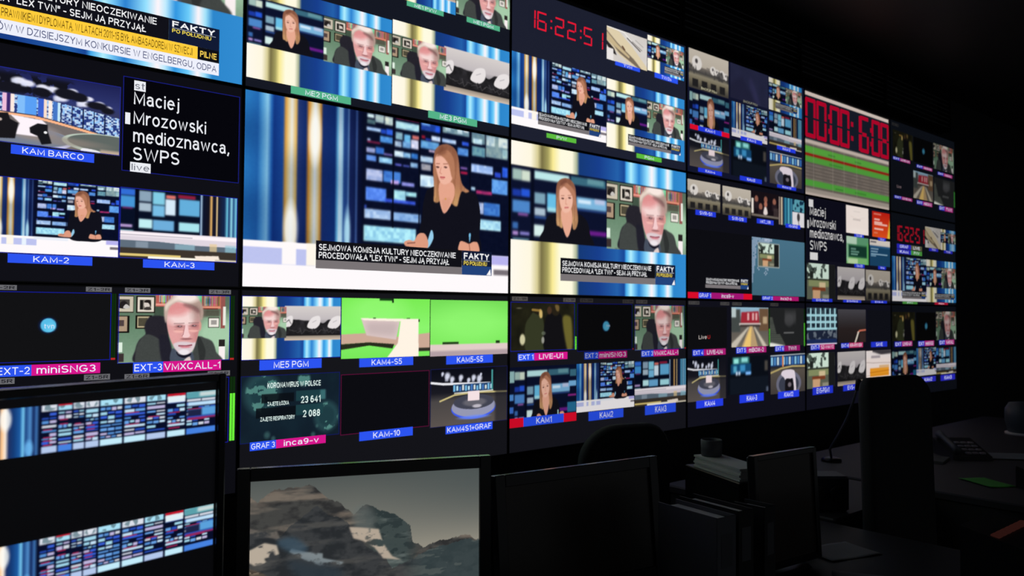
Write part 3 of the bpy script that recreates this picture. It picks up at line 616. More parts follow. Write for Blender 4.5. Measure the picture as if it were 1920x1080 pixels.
def night(w=160, h=100):
    p = Pic(w, h, (20, 20, 14)); n = fnoise(w, h, 8, 5, 21); p.put(n, (52, 50, 30), .6)
    p.poly([(240, 1000), (220, 500), (300, 280), (360, 180), (440, 200), (500, 420), (520, 1000)], (52, 56, 36), soft=6); p.poly([(320, 170), (370, 60), (450, 80), (470, 200), (420, 260), (350, 220)], (34, 30, 20), soft=6); p.poly([(440, 150), (475, 180), (480, 300), (450, 330), (430, 250)], (210, 180, 110), soft=5); p.line([(330, 160), (440, 175)], 30, (190, 150, 70), .7)
    p.poly([(520, 1000), (520, 400), (600, 230), (760, 240), (820, 500), (860, 1000)], (18, 17, 20), soft=6); p.ell(690, 150, 70, 130, (38, 32, 22), 18); p.poly([(680, 60), (740, 70), (740, 180), (700, 170)], (110, 90, 50), soft=6); p.ell(590, 170, 36, 80, (70, 48, 34), 14)
    p.poly([(800, 350), (900, 280), (950, 420), (960, 1000), (880, 1000)], (105, 98, 44), soft=12); p.ell(180, 760, 40, 110, (205, 200, 160), 18); p.ell(490, 780, 22, 70, (150, 150, 140), 12); p.ell(130, 130, 40, 14, (90, 86, 66), 14); p.ell(500, 640, 30, 40, (120, 130, 110), 16, .6)
    return p.done()
def sign_off(w=180, h=110):
    p = Pic(w, h, (18, 18, 20)); p.ell(508, 478, 72, 116, (14, 34, 90), 20, .6); p.ell(510, 478, 58, 100, (88, 190, 232), 4); p.ell(526, 505, 40, 60, (110, 205, 240), 20, .6)
    return p.done()
def car(w=130, h=110):
    p = Pic(w, h, (205, 198, 192)); p.put(fnoise(w, h, 6, 6, 31), (228, 224, 220), .7)
    p.poly([(0, 0), (300, 60), (640, 420), (1000, 900), (1000, 1000), (700, 1000), (300, 760), (0, 420)], (222, 206, 172), smooth=False, soft=4); p.poly([(0, 130), (260, 420), (660, 760), (860, 1000), (780, 1000), (300, 700), (0, 330)], (120, 106, 90), smooth=False, soft=8); p.poly([(0, 170), (250, 450), (560, 720), (540, 780), (0, 420)], (200, 180, 140), smooth=False, soft=6)
    p.poly([(0, 430), (180, 620), (240, 800), (120, 760), (0, 560)], (40, 36, 36), smooth=False, soft=6); p.rect(-10, 640, 160, 1010, (235, 230, 228), 20)
    p.line([(20, 20), (420, 40), (760, 420)], 22, (245, 242, 238)); p.line([(500, 180), (820, 460)], 26, (58, 52, 52)); p.line([(620, 240), (860, 420)], 16, (90, 84, 82)); p.line([(380, 480), (430, 560)], 40, (100, 70, 50)); p.line([(700, 160), (900, 300)], 14, (150, 145, 142))
    return p.done()
def dark_blur(w=90, h=60):
    p = Pic(w, h, (10, 14, 22))
    for (x0, y0, x1, y1, c) in [(120, 20, 520, 220, (50, 110, 110)), (150, 60, 260, 200, (150, 230, 220)), (330, 40, 480, 160, (140, 215, 210)), (80, 200, 560, 460, (20, 70, 110)), (140, 250, 220, 420, (80, 160, 190)), (300, 230, 420, 400, (60, 140, 190)), (200, 400, 240, 500, (220, 235, 255)), (260, 400, 300, 500, (220, 235, 255)), (430, 420, 560, 500, (130, 190, 255)), (60, 560, 1000, 1000, (16, 22, 32)), (900, 150, 980, 420, (70, 66, 62)), (940, 860, 1000, 1000, (80, 90, 110))]: p.rect(x0, y0, x1, y1, c, 40)
    return p.done()
def road(w=80, h=80):
    p = Pic(w, h); p.vgrad([(0, (150, 190, 215)), (180, (150, 175, 190)), (400, (90, 86, 82)), (1000, (120, 112, 100))])
    p.rect(0, 60, 230, 620, (70, 76, 74), 40); p.rect(0, 30, 120, 260, (190, 205, 205), 40); p.rect(740, 30, 1000, 600, (110, 84, 62), 40); p.rect(840, 240, 960, 420, (190, 165, 130), 40)
    p.poly([(260, 130), (720, 100), (740, 420), (240, 400)], (165, 44, 58), smooth=False, soft=10)
    for x in (440, 570, 660): p.rect(x - 26, 150, x + 26, 330, (225, 170, 170), 16)
    p.rect(200, 400, 780, 450, (235, 220, 215), 8, .8); p.rect(230, 440, 760, 500, (70, 60, 56), 20)
    p.poly([(470, 480), (560, 480), (700, 1000), (260, 1000)], (190, 160, 118), smooth=False, soft=8); p.poly([(500, 500), (530, 500), (500, 1000), (300, 1000)], (245, 205, 120), smooth=False, soft=12); p.poly([(430, 500), (470, 500), (120, 1000), (0, 1000), (0, 900)], (205, 196, 180), smooth=False, soft=14); p.poly([(580, 500), (620, 500), (960, 1000), (840, 1000)], (210, 200, 180), smooth=False, soft=14)
    return p.done()
def radio(w=80, h=80):
    p = Pic(w, h, (34, 35, 36))
    for k in range(24): p.rect(430, 30 + 18 * k, 760, 38 + 18 * k, (96, 96, 98), 40, .8 * math.sin(math.pi * (k + .5) / 24))
    p.ell(560, 330, 130, 160, (72, 72, 74), 60, .6); p.rect(400, 640, 700, 662, (150, 150, 150), 20)
    for k in range(20): p.rect(-10, 260 + 36 * k, 80 + 10 * k if k < 12 else 60 + 20 * k, 276 + 36 * k, (150, 160, 140), 20, .7)
    p.poly([(0, 900), (200, 930), (420, 985), (420, 1010), (0, 1010)], (235, 235, 225), soft=12)
    return p.done()
def windows(w=90, h=80):
    p = Pic(w, h, (26, 38, 52))
    n = fnoise(w, h, 16, 10, 41)
    p.put(n > .5, (70, 90, 100), .7)
    for k in range(6): p.rect(110 + 160 * k, 20, 150 + 160 * k, 660, (175, 225, 235), 12)
    for y in (180, 360, 540): p.rect(0, y, 1000, y + 60, (170, 220, 230), 12)
    m = fnoise(w, h, 12, 8, 44); q = np.zeros((h, w)); q[p.Y > 600] = 1
    p.put(q, (30, 38, 58)); p.put(q * (m > .56), (120, 130, 140), .8); p.rect(0, 850, 1000, 960, (28, 44, 88), 20); p.rect(0, 960, 1000, 1010, (225, 215, 235), 6)
    return p.done()
def dusk(w=80, h=70):
    p = Pic(w, h); p.vgrad([(0, (70, 68, 74)), (400, (48, 44, 46)), (600, (40, 32, 32)), (1000, (34, 28, 28))])
    p.line([(1000, 620), (780, 640), (700, 690)], 36, (225, 120, 95)); p.line([(720, 690), (660, 850), (600, 1000)], 50, (215, 205, 190)); p.rect(760, 700, 1000, 1000, (52, 38, 36), 60)
    return p.done()
def street(w=90, h=100):
    p = Pic(w, h, (90, 95, 80)); n = fnoise(w, h, 7, 6, 51)
    p.rect(0, 0, 1000, 420, (205, 225, 210), 20); q = np.zeros((h, w)); q[p.Y < 430] = 1; p.put(q * (n > .56), (60, 70, 64), .9); p.put(q * (n > .68), (30, 34, 32), .9)
    p.rect(100, 230, 220, 420, (34, 38, 36), 20); p.rect(480, 140, 540, 400, (60, 70, 66), 20); p.rect(0, 430, 1000, 470, (40, 44, 36), 8)
    p.rect(60, 470, 760, 640, (130, 138, 96), 30); p.rect(420, 520, 640, 700, (205, 185, 145), 40); p.rect(180, 660, 640, 760, (120, 60, 36), 30); p.rect(200, 740, 460, 1000, (200, 158, 120), 30); p.rect(450, 840, 800, 1000, (100, 96, 76), 40, .8); p.rect(540, 860, 800, 960, (170, 168, 150), 40, .6)
    p.rect(760, 0, 1000, 1000, (26, 27, 28), 30)
    return p.done()
def paper(w=80, h=80):
    p = Pic(w, h, (228, 214, 208)); p.rect(250, 0, 1000, 150, (40, 38, 44), 30, .9); p.poly([(0, 0), (300, 60), (620, 160), (1000, 130), (1000, 260), (0, 230)], (225, 215, 212), smooth=False, soft=20); p.rect(200, 170, 560, 250, (160, 150, 155), 30)
    p.line([(0, 370), (300, 400), (1000, 420)], 14, (150, 130, 125)); p.rect(150, 560, 920, 830, (228, 150, 40), 8); p.rect(520, 480, 920, 570, (215, 175, 130), 14); p.line([(150, 700), (920, 660)], 26, (190, 112, 20)); p.line([(170, 790), (900, 760)], 18, (205, 130, 30)); p.line([(0, 800), (150, 780)], 14, (170, 150, 140)); p.poly([(0, 900), (500, 960), (1000, 985), (1000, 1010), (0, 1010)], (150, 130, 120), smooth=False, soft=10)
    return p.done()
def sheet(w=50, h=60):
    p = Pic(w, h, (246, 232, 224)); p.rect(330, 190, 620, 205, (205, 195, 190), 12); p.rect(300, 470, 640, 495, (170, 160, 158), 14); p.line([(200, 380), (520, 460), (800, 380)], 12, (225, 205, 198)); p.ell(500, 900, 420, 120, (252, 240, 232), 100, .6)
    return p.done()
def red_page(w=50, h=60):
    p = Pic(w, h, (200, 40, 24)); p.vgrad([(0, (190, 30, 20)), (1000, (226, 84, 30))]); p.poly([(1000, 200), (1000, 1000), (840, 1000)], (235, 200, 60), smooth=False, soft=30)
    p.rect(100, 80, 500, 130, (240, 180, 160), 16, .7)
    for y, x1 in ((280, 420), (390, 560), (460, 850), (640, 620)): p.rect(120, y, x1, y + 60, (250, 215, 205), 20, .9)
    p.rect(100, 800, 300, 850, (240, 170, 140), 20, .6)
    return p.done()
def green_page(w=50, h=60):
    p = Pic(w, h, (44, 98, 66)); p.rect(0, 0, 1000, 300, (90, 150, 110), 30); p.rect(0, 0, 460, 280, (205, 225, 205), 40, .8); p.rect(130, 350, 900, 720, (20, 56, 44), 10)
    for y, x1 in ((430, 420), (530, 560), (620, 500)): p.rect(200, y, x1, y + 40, (150, 200, 180), 16, .9)
    p.rect(0, 760, 1000, 1000, (120, 180, 110), 30); p.rect(60, 800, 500, 980, (215, 230, 190), 40, .7); p.rect(0, 300, 90, 900, (150, 200, 160), 20, .8); p.rect(920, 200, 1000, 1000, (90, 170, 90), 30)
    return p.done()
def blue_page(w=50, h=60):
    p = Pic(w, h, (26, 66, 98)); p.rect(0, 0, 1000, 230, (215, 205, 195), 8); p.rect(40, 70, 320, 120, (80, 80, 90), 12); p.rect(0, 230, 1000, 300, (44, 90, 130), 10)
    for y, x1 in ((340, 420), (440, 380), (530, 860), (590, 300)): p.rect(60, y, x1, y + 34, (170, 205, 225), 14, .9)
    return p.done()
def meeting(w=70, h=60):
    p = Pic(w, h, (24, 17, 22)); p.rect(-10, 300, 80, 860, (235, 225, 215), 20)
    for x, y in ((180, 250), (510, 230), (830, 260), (330, 520)):
        p.ell(x, y + 60, 62, 130, (150, 96, 80), 20); p.rect(x - 90, y + 160, x + 90, y + 420, (38, 28, 34), 40)
    p.poly([(430, 760), (500, 520), (580, 760), (540, 860), (450, 860)], (240, 225, 220), soft=10); p.ell(510, 460, 54, 110, (178, 112, 92), 14); p.rect(0, 880, 1000, 960, (120, 110, 100), 20); p.rect(800, 560, 1000, 900, (80, 66, 64), 40, .6)
    return p.done()
def vbs(w=60, h=66):
    p = Pic(w, h, (16, 42, 62))
    p.hprof([(0, (225, 205, 190)), (60, (60, 44, 44)), (110, (245, 225, 190)), (160, (40, 40, 52)), (190, (20, 60, 90)), (260, (60, 150, 180)), (310, (20, 70, 100)), (380, (110, 200, 220)), (430, (26, 70, 100)), (480, (70, 150, 180)), (540, (20, 50, 76)), (1000, (20, 50, 76))])
    n = vnoise(w, h, 14, 9, 61); m = np.zeros((h, w)); m[np.ix_(p.Y < 460, p.X > 540)] = 1; p.put(m * (n > .5), (110, 190, 205), .8)
    p.rect(520, 470, 990, 1010, (232, 228, 232), 8); p.ell(760, 640, 60, 150, (70, 66, 70), 14); p.line([(760, 780), (780, 950)], 30, (110, 104, 104))
    return p.done()
def backup(w=90, h=50):
    p = Pic(w, h, (38, 40, 66)); p.poly([(480, 300), (560, 260), (800, 1000), (560, 1000)], (46, 46, 78), smooth=False, soft=20); p.poly([(0, 600), (300, 300), (700, 1000), (0, 1000)], (34, 34, 58), smooth=False, soft=30); p.put(vnoise(w, h, 6, 4, 3), (30, 32, 52), .5)
    return p.done()
def teal_board(w=140, h=110):
    p = Pic(w, h, (66, 106, 128)); p.vgrad([(0, (72, 112, 134)), (1000, (64, 102, 120))])
    r = rng(8)
    for i in range(16):
        for j in range(30):
            k = 760 * (1 - i / 5.5) if i < 4 else 130
            if j * 26 < k and r.random() < .93: p.rect(6 + i * 20, 6 + j * 26, 20 + i * 20, 26 + j * 26, (190, 196, 222), 2, .85)
    for i in range(7): p.rect(230 + i * 20, 10, 244 + i * 20, 60, (200, 205, 225), 2, .8)
    p.rect(108, 85, 505, 510, (150, 160, 158), 5)
    p.paste(SRC('street'), 120, 100, 490, 490)
    for x, y in ((240, 520), (260, 520), (280, 545), (240, 570), (220, 600), (260, 600), (240, 625), (280, 520), (100, 520), (120, 545)): p.rect(x, y, x + 15, y + 20, (200, 206, 225), 2, .9)
    return p.done()
def rundown(w=180, h=150):
    p = Pic(w, h, (112, 103, 95)); p.rect(-10, -10, 1010, 40, (205, 190, 180), 3); p.rect(-10, 40, 1010, 465, (22, 26, 38), 3)
    p.rect(-10, 463, 1010, 500, (190, 175, 165), 5)
    r = rng(9)
    for k in range(26):
        y = 500 + k * 16.5; c = (88, 80, 74) if k % 2 else (118, 108, 100)
        p.rect(-10, y, 1010, y + 17, c, 1.5, .8)
        for j in range(7): 
            x = 20 + j * 140 + r.integers(0, 30); p.rect(x, y + 5, x + r.integers(30, 110), y + 11, (84, 78, 74), 3, .6)
    for (y0, y1, c) in ((527, 592, (84, 158, 60)), (620, 680, (78, 150, 58)), (849, 908, (76, 152, 58)), (596, 622, (140, 26, 18))): p.rect(-10, y0, 1010, y1, c, 3)
    for (y, x0, x1) in ((560, 250, 330), (560, 560, 640), (650, 260, 420), (880, 330, 420), (876, 560, 700)): p.rect(x0, y, x1, y + 14, (50, 110, 44), 4, .7)
    for x in (90, 300, 430, 580): p.rect(x, 500, x + 5, 960, (150, 140, 132), 2, .5)
    p.rect(-10, 930, 1010, 970, (150, 140, 130), 5); p.rect(-10, 970, 1010, 1010, (185, 170, 160), 5)
    return p.done()
def mountain(w=420, h=300):
    p = Pic(w, h); p.vgrad([(0, (84, 90, 88)), (300, (120, 120, 112)), (620, (165, 158, 142)), (1000, (150, 145, 132))])
    X = p.X[None, :]; Y = p.Y[:, None]
    p.put(np.clip((X - 450) / 500, 0, 1) * np.clip((500 - Y) / 400, 0, 1), (78, 86, 86), .6)
    n1 = fnoise(w, h, 7, 6, 71, 5); n2 = fnoise(w, h, 22, 26, 72, 4); n3 = fnoise(w, h, 5, 16, 75, 5)
    jag = (fnoise(w, h, 46, 1, 77, 3) - .5) * 38
    def ridge(pts): return np.interp(p.X, [q[0] for q in pts], [q[1] for q in pts])[None, :] + jag
    far = ridge([(0, 90), (30, 140), (100, 60), (160, 60), (240, 40), (290, 100), (380, 190), (430, 260), (480, 200), (540, 240), (620, 290), (680, 370), (690, 470), (740, 520), (790, 490), (860, 470), (940, 460), (1000, 510)])
    m = (Y > far).astype(float)
    p.put(m, (70, 70, 68)); p.put(m * np.clip((n2 - .42) * 4, 0, 1), (46, 46, 47), .9); p.put(m * np.clip((n3 - .55) * 5, 0, 1), (140, 126, 112), .7)
    rt = m * np.clip((X - 480) / 60, 0, 1) * np.clip((720 - X) / 60, 0, 1); p.put(rt, (62, 76, 76), .75); p.put(rt * (n2 > .52), (40, 50, 52), .6); p.put(rt * np.clip((n3 - .6) * 8, 0, 1), (120, 130, 126), .7)
    p.poly([(430, 250), (480, 200), (520, 280), (500, 400), (450, 420)], (100, 110, 108), soft=12, al=.6)
    mid = ridge([(0, 330), (60, 330), (110, 380), (150, 330), (210, 250), (275, 190), (330, 250), (400, 300), (440, 400), (500, 500), (560, 540), (600, 640), (650, 620), (760, 540), (860, 505), (940, 490), (1000, 510)])
    q = (Y > mid).astype(float); p.put(q, (60, 62, 64)); p.put(q * np.clip((n2 - .4) * 4, 0, 1), (40, 43, 46), .9); p.put(q * np.clip((n3 - .6) * 7, 0, 1), (92, 90, 86), .6)
    p.put(q * np.clip((X - 640) / 100, 0, 1), (60, 76, 78), .6); p.put(q * np.clip((X - 640) / 100, 0, 1) * (n3 > .57), (98, 104, 100), .5)
    def snow(pts, c, al=.95):
        k = p.polymask(pts, False, 3); p.put(k * np.clip((n2 - .3) * 6, 0, 1), c, al)
    snow([(0, 440), (60, 400), (110, 420), (120, 480), (60, 500), (70, 530), (20, 540), (0, 520)], (196, 182, 164)); snow([(0, 300), (60, 330), (110, 330), (125, 390), (60, 360), (0, 350)], (120, 112, 104), .7)
    snow([(410, 340), (460, 350), (540, 370), (560, 470), (600, 560), (640, 590), (560, 570), (520, 490), (470, 440), (430, 420)], (190, 174, 156)); snow([(170, 450), (230, 480), (300, 500), (300, 530), (390, 570), (370, 590), (290, 580), (220, 530), (160, 470)], (132, 142, 146))
    p.poly([(110, 400), (180, 380), (240, 470), (160, 470)], (62, 86, 104), soft=8, al=.7); p.poly([(160, 520), (260, 560), (380, 620), (340, 760), (260, 720), (180, 620)], (44, 56, 66), soft=14, al=.7)
    k = p.polymask([(0, 560), (60, 600), (130, 680), (200, 820), (260, 1000), (0, 1000)], False, 3); p.put(k, (84, 76, 66)); p.put(k * np.clip((n3 - .5) * 7, 0, 1), (150, 132, 112), .8); p.put(k * (n2 > .56), (48, 44, 40), .7)
    p.poly([(0, 860), (40, 850), (70, 1000), (0, 1000)], (150, 130, 56), soft=8, al=.8); p.poly([(680, 880), (780, 830), (840, 880), (800, 960), (720, 960)], (140, 126, 110), soft=12, al=.7); snow([(250, 800), (330, 850), (360, 950), (300, 980)], (112, 122, 126), .8)
    return p.done()
def led_strip(w=420, h=100):
    """panorama of a studio back wall: light stripes, then blurred screens"""
    p = Pic(w, h, (8, 14, 40)); p.hprof([(0, (20, 70, 140)), (90, (30, 90, 170)), (165, (10, 30, 80)), (180, (250, 200, 140)), (192, (255, 245, 230)), (204, (20, 40, 90)), (215, (20, 40, 90)), (224, (250, 190, 130)), (236, (255, 235, 215)), (247, (30, 50, 100)), (262, (20, 60, 120)), (280, (30, 90, 160)), (290, (120, 200, 240)), (298, (30, 70, 130)), (312, (80, 140, 200)), (322, (20, 40, 90)), (332, (60, 110, 170)), (342, (8, 14, 40))], 0, 345)
    p.ell(190, 850, 18, 180, (255, 255, 250), 10, .8); p.ell(236, 220, 18, 220, (255, 255, 250), 10, .8); p.ell(308, 850, 14, 160, (120, 200, 255), 10, .7)
    cols = [(348, 398), (402, 448), (452, 490), (494, 540), (545, 625), (632, 712), (717, 790), (798, 870), (876, 1000)]
    r = rng(14)
    pal = [(205, 235, 255), (110, 170, 240), (60, 100, 225), (170, 225, 245), (220, 225, 235), (40, 80, 190), (90, 150, 220), (200, 190, 230)]
    for (x0, x1) in cols:
        p.rect(x0, 0, x1, 130, pal[3 if r.random() < .5 else 4], 6); p.put(p.ellmask((x0 + x1) / 2, 60, (x1 - x0) * .4, 60, 8) * (vnoise(w, h, 60, 8, 5) > .5), (80, 110, 120), .7)
        y = 170
        while y < 800:
            hh = r.integers(36, 84); n = 1 + int(r.random() * (x1 - x0) / 22); ws = (x1 - x0) / n
            for k in range(n):
                if r.random() < .85: p.rect(x0 + k * ws + 1, y, x0 + (k + 1) * ws - 2, y + hh * (.6 + .4 * r.random()), pal[r.integers(0, 8)], 5, .95)
            if r.random() < .3: p.rect(x0 + 5, y + hh, x0 + (x1 - x0) * .7, y + hh + 22, (190, 40, 90), 4)
            y += hh + 24
        p.rect(x0, 850, x1, 985, [(195, 235, 250), (70, 130, 225), (180, 200, 235)][r.integers(0, 3)], 6)
    p.rect(876, 10, 1000, 160, (90, 160, 170), 8); p.rect(930, 20, 1000, 120, (200, 215, 215), 12); p.rect(880, 240, 1000, 330, (190, 225, 250), 10); p.rect(880, 420, 1000, 560, (30, 36, 70), 10); p.rect(940, 380, 1000, 570, (90, 160, 220), 10); p.rect(880, 600, 1000, 640, (150, 40, 90), 8); p.rect(798, 0, 870, 60, (190, 20, 40), 4); p.rect(798, 70, 870, 210, (225, 240, 245), 6); p.rect(402, 0, 448, 40, (180, 20, 40), 4)
    return p.done()

_SRC = {}
def SRC(name):
    if name not in _SRC: _SRC[name] = globals()[name]()
    return _SRC[name]
# ------------------------------------------------------------------ the room
M_WALL = mat_surface('dark_wall_paint', (56, 56, 60), 0.8, noise=.2, scale=8)
M_CEIL = mat_surface('black_ceiling', (58, 58, 60), 0.45, noise=.15, scale=5)
M_SLAT = mat_surface('ceiling_slat_metal', (150, 152, 154), 0.35, 0.2, noise=.25, scale=30)
M_FLOOR = mat_surface('dark_carpet', (56, 55, 58), 0.95, noise=.35, scale=140, bump=.4)
M_PLAST = mat_surface('black_plastic', (40, 40, 43), 0.4, noise=.1, scale=120)
M_BEZEL = mat_surface('satin_black_bezel', (36, 36, 38), 0.22)
M_STEEL = mat_surface('black_steel', (44, 44, 46), 0.35, 0.7)
WY = 0.125                                    # face of the wall behind the displays
def room_box(name, a, b, mat):
    mb = MB(); mb.box(*a, *b, mat); return structure(mb.build(name))
room_box('floor', (-4.6, -6.2, -0.1), (8.6, 0.3, 0.0), M_FLOOR)
room_box('ceiling', (-4.6, -6.2, 3.36), (8.6, 0.3, 3.46), M_CEIL)
room_box('wall_front', (-4.5, WY, 0.0), (8.5, 0.3, 3.36), M_WALL)
room_box('wall_right', (8.5, -6.1, 0.0), (8.6, 0.3, 3.36), M_WALL)
room_box('wall_left', (-4.6, -6.1, 0.0), (-4.5, 0.3, 3.36), M_WALL)
room_box('baseboard_front', (-4.5, WY - 0.015, 0.0), (8.5, WY, 0.09), M_PLAST)

# ------------------------------------------------------------------ the video wall
SX = [-1.21, 0.0, 1.187, 2.432, 3.6485, 4.8515, 6.05]
SZ = [0.0, 0.684, 1.365, 2.051]
GAP = 0.002
SCREENS = {}
def screen_mat(rgb):
    key = ('scr',) + tuple(rgb)
    if key in MATS: return MATS[key]
    m = mat_surface('lit_black_screen_%d_%d_%d' % tuple(rgb), (6, 6, 8), 0.35)
    b = m.node_tree.nodes['Principled BSDF']
    b.inputs['Emission Color'].default_value = (*lin3(rgb), 1); b.inputs['Emission Strength'].default_value = 1.0
    m.cycles.emission_sampling = 'NONE'
    MATS[key] = m; return m

class Display:
    def __init__(s, code, label, back, dim=1.0):
        c = 'ABCDEF'.index(code[0]); r = int(code[1]) - 1
        x0, x1 = SX[c] + GAP, SX[c + 1] - GAP; zt, zb = TOP - SZ[r] - GAP, TOP - SZ[r + 1] + GAP
        s.W, s.H, s.dim = x1 - x0, zt - zb, dim
        s.x0 = -s.W / 2
        s.root = thing('video_display', label, 'display', ((x0 + x1) / 2, 0, zb), 0, 'displays of the video wall')
        mb = MB(); b = 0.004
        mb.box(s.x0, 0.004, 0, -s.x0, 0.085, s.H, M_PLAST)
        for (a0, c0, a1, c1) in ((s.x0, 0, -s.x0, b), (s.x0, s.H - b, -s.x0, s.H), (s.x0, b, s.x0 + b, s.H - b), (-s.x0 - b, b, -s.x0, s.H - b)): mb.box(a0, -0.0035, c0, a1, 0.004, c1, M_BEZEL)
        mb.build('cabinet', s.root)
        for sx in (-1, 1):
            mb = MB(); mb.box(sx * s.W * .3 - .04, 0.085, s.H * .2, sx * s.W * .3 + .04, WY, s.H * .8, M_STEEL); mb.build('mounting_bracket', s.root)
        mb = MB(); mb.quad(s.x0 + b, b, -s.x0 - b, s.H - b, 0.0, screen_mat(back)); mb.build('screen', s.root)
    def xz(s, u, v): return s.x0 + u * s.W, (1 - v) * s.H

def set_dim(o, d): o.color = (d, d, d, 1); return o  # object colour darkens the far screens in place of viewing-angle falloff
class Feed:
    """one picture tile of the multiviewer"""
    def __init__(s, d, src, x0, y0, x1, y1, px=None, label=None, dim=None, name='camera_feed', crop=None):
        s.d = d; s.dim = d.dim if dim is None else dim
        lo, hi = 0.005, 0.995
        X0, X1, Y0, Y1 = max(x0, .0035), min(x1, .9965), max(y0, .0062), min(y1, .9938)
        s.ox, s.oz = d.xz(X0, Y1); w, h = (X1 - X0) * d.W, (Y1 - Y0) * d.H
        s.w, s.h = w, h
        if isinstance(src, str):
            a = SRC(src)
            if crop: a = a[int(crop[1] * a.shape[0]):int(crop[3] * a.shape[0]), int(crop[0] * a.shape[1]):int(crop[2] * a.shape[1])]
            nx = px or a.shape[1]; ny = max(3, round(nx * h / w))
            a = resize(a, nx, ny) if nx <= a.shape[1] else resize(a, a.shape[1], a.shape[0]); ny, nx = a.shape[:2]
            xs = np.linspace(0, w, nx); zs = np.linspace(h, 0, ny)
            co = np.zeros((ny, nx, 3), np.float32); co[..., 0] = xs[None]; co[..., 2] = zs[:, None]
            i = np.arange(nx * ny).reshape(ny, nx)
            f = np.stack([i[1:, :-1], i[1:, 1:], i[:-1, 1:], i[:-1, :-1]], -1).reshape(-1, 4).astype(np.int32)
            me = bpy.data.meshes.new(name); me.vertices.add(nx * ny); me.vertices.foreach_set('co', co.ravel())
            me.loops.add(f.size); me.loops.foreach_set('vertex_index', f.ravel()); me.polygons.add(len(f))
            me.polygons.foreach_set('loop_start', np.arange(0, f.size, 4, dtype=np.int32)); me.update(calc_edges=True)
            at = me.color_attributes.new('picture', 'FLOAT_COLOR', 'POINT')
            c = np.ones((nx * ny, 4), np.float32); c[:, :3] = lin(a).reshape(-1, 3); at.data.foreach_set('color', c.ravel())
            me.materials.append(PICTURE)
        else:
            mb = MB(); mb.quad(0, 0, w, h, 0, glow(src)); me = None
        if me is None: s.o = mb.build(name, d.root, (s.ox, -0.0008, s.oz), label)
        else: s.o = link(name, me, d.root, (s.ox, -0.0008, s.oz), label)
        set_dim(s.o, s.dim)
    def loc(s, u, v):
        x, z = s.d.xz(u, v); return x - s.ox, z - s.oz
    def sub(s, mb, name, y=-0.0012, dim=None, label=None):
        return set_dim(mb.build(name, s.o, (0, y, 0), label), s.dim if dim is None else dim)
    def frame(s, rgb=(22, 30, 150), t=0.0022):
        mb = MB(); m = glow(rgb); W, H = s.w, s.h
        for q in ((0, 0, W, t), (0, H - t, W, H), (0, t, t, H - t), (W - t, t, W, H - t)): mb.quad(*q, 0, m)
        s.sub(mb, 'tile_frame', -0.0006); return s
    def cap(s, x0, y0, x1, y1, segs, name='caption', dim=None):
        """coloured caption strip: segs = (text, plate colour, share of the width[, text share])"""
        mb = MB(); xa, zb = s.loc(x0, y1); xb, zt = s.loc(x1, y0); h = zt - zb; x = xa
        for q in segs:
            t, col, fr = q[:3]; ts = q[3] if len(q) > 3 else .78
            w = (xb - xa) * fr
            mb.quad(x, zb, x + w, zt, 0, glow(col))
            if t:
                capz = h * (.60 if any(ch in 'gjpqy' for ch in t) else .66)
                put_text(mb, t, x + w / 2, zb + (h - capz) / 2, capz, glow((236, 240, 255)), -0.0005, w * ts, 0.002, align='c')
            x += w
        s.sub(mb, name, -0.0016, dim); return s
    def meter(s, x0, y0, x1, y1, lev=.0, hot=(110, 240, 60)):
        mb = MB(); xa, zb = s.loc(x0, y1); xb, zt = s.loc(x1, y0)
        mb.quad(xa, zb, xb, zt, 0, glow((16, 44, 14))); m = (xa + xb) / 2
        mb.quad(m - .0006, zb, m + .0006, zt, -.0003, glow((8, 16, 10)))
        if lev > 0:
            mb.quad(xa, zb, m - .0008, zb + (zt - zb) * lev, -.0005, glow(hot)); mb.quad(m + .0008, zb, xb, zb + (zt - zb) * lev, -.0005, glow(hot))
        else: mb.quad(xa, zb, xb, zb + (zt - zb) * .03, -.0005, glow((180, 40, 40)))
        s.sub(mb, 'audio_meter', -0.0014); return s
    def tagp(s, x0, y0, x1, y1, text, grey=(104, 104, 108)):
        mb = MB(); xa, zb = s.loc(x0, y1); xb, zt = s.loc(x1, y0); h = zt - zb
        mb.quad(xa, zb, xb, zt, 0, glow(grey)); put_text(mb, text, (xa + xb) / 2, zb + h * .2, h * .6, glow((24, 24, 30)), -.0004, (xb - xa) * .86, .02, align='c')
        s.sub(mb, 'source_tag', -0.0014); return s
    def text(s, u, v, cap, t, rgb=(238, 240, 245), width=None, weight=0.0, align='l', name='lettering', mb=None, aspect=1.0):
        own = mb is None; mb = mb or MB(); x, z = s.loc(u, v)
        put_text(mb, t, x, z, cap * s.d.H, glow(rgb), 0, width * s.d.W if width else None, weight, aspect, align)
        if own: s.sub(mb, name, -0.0016)
        return s
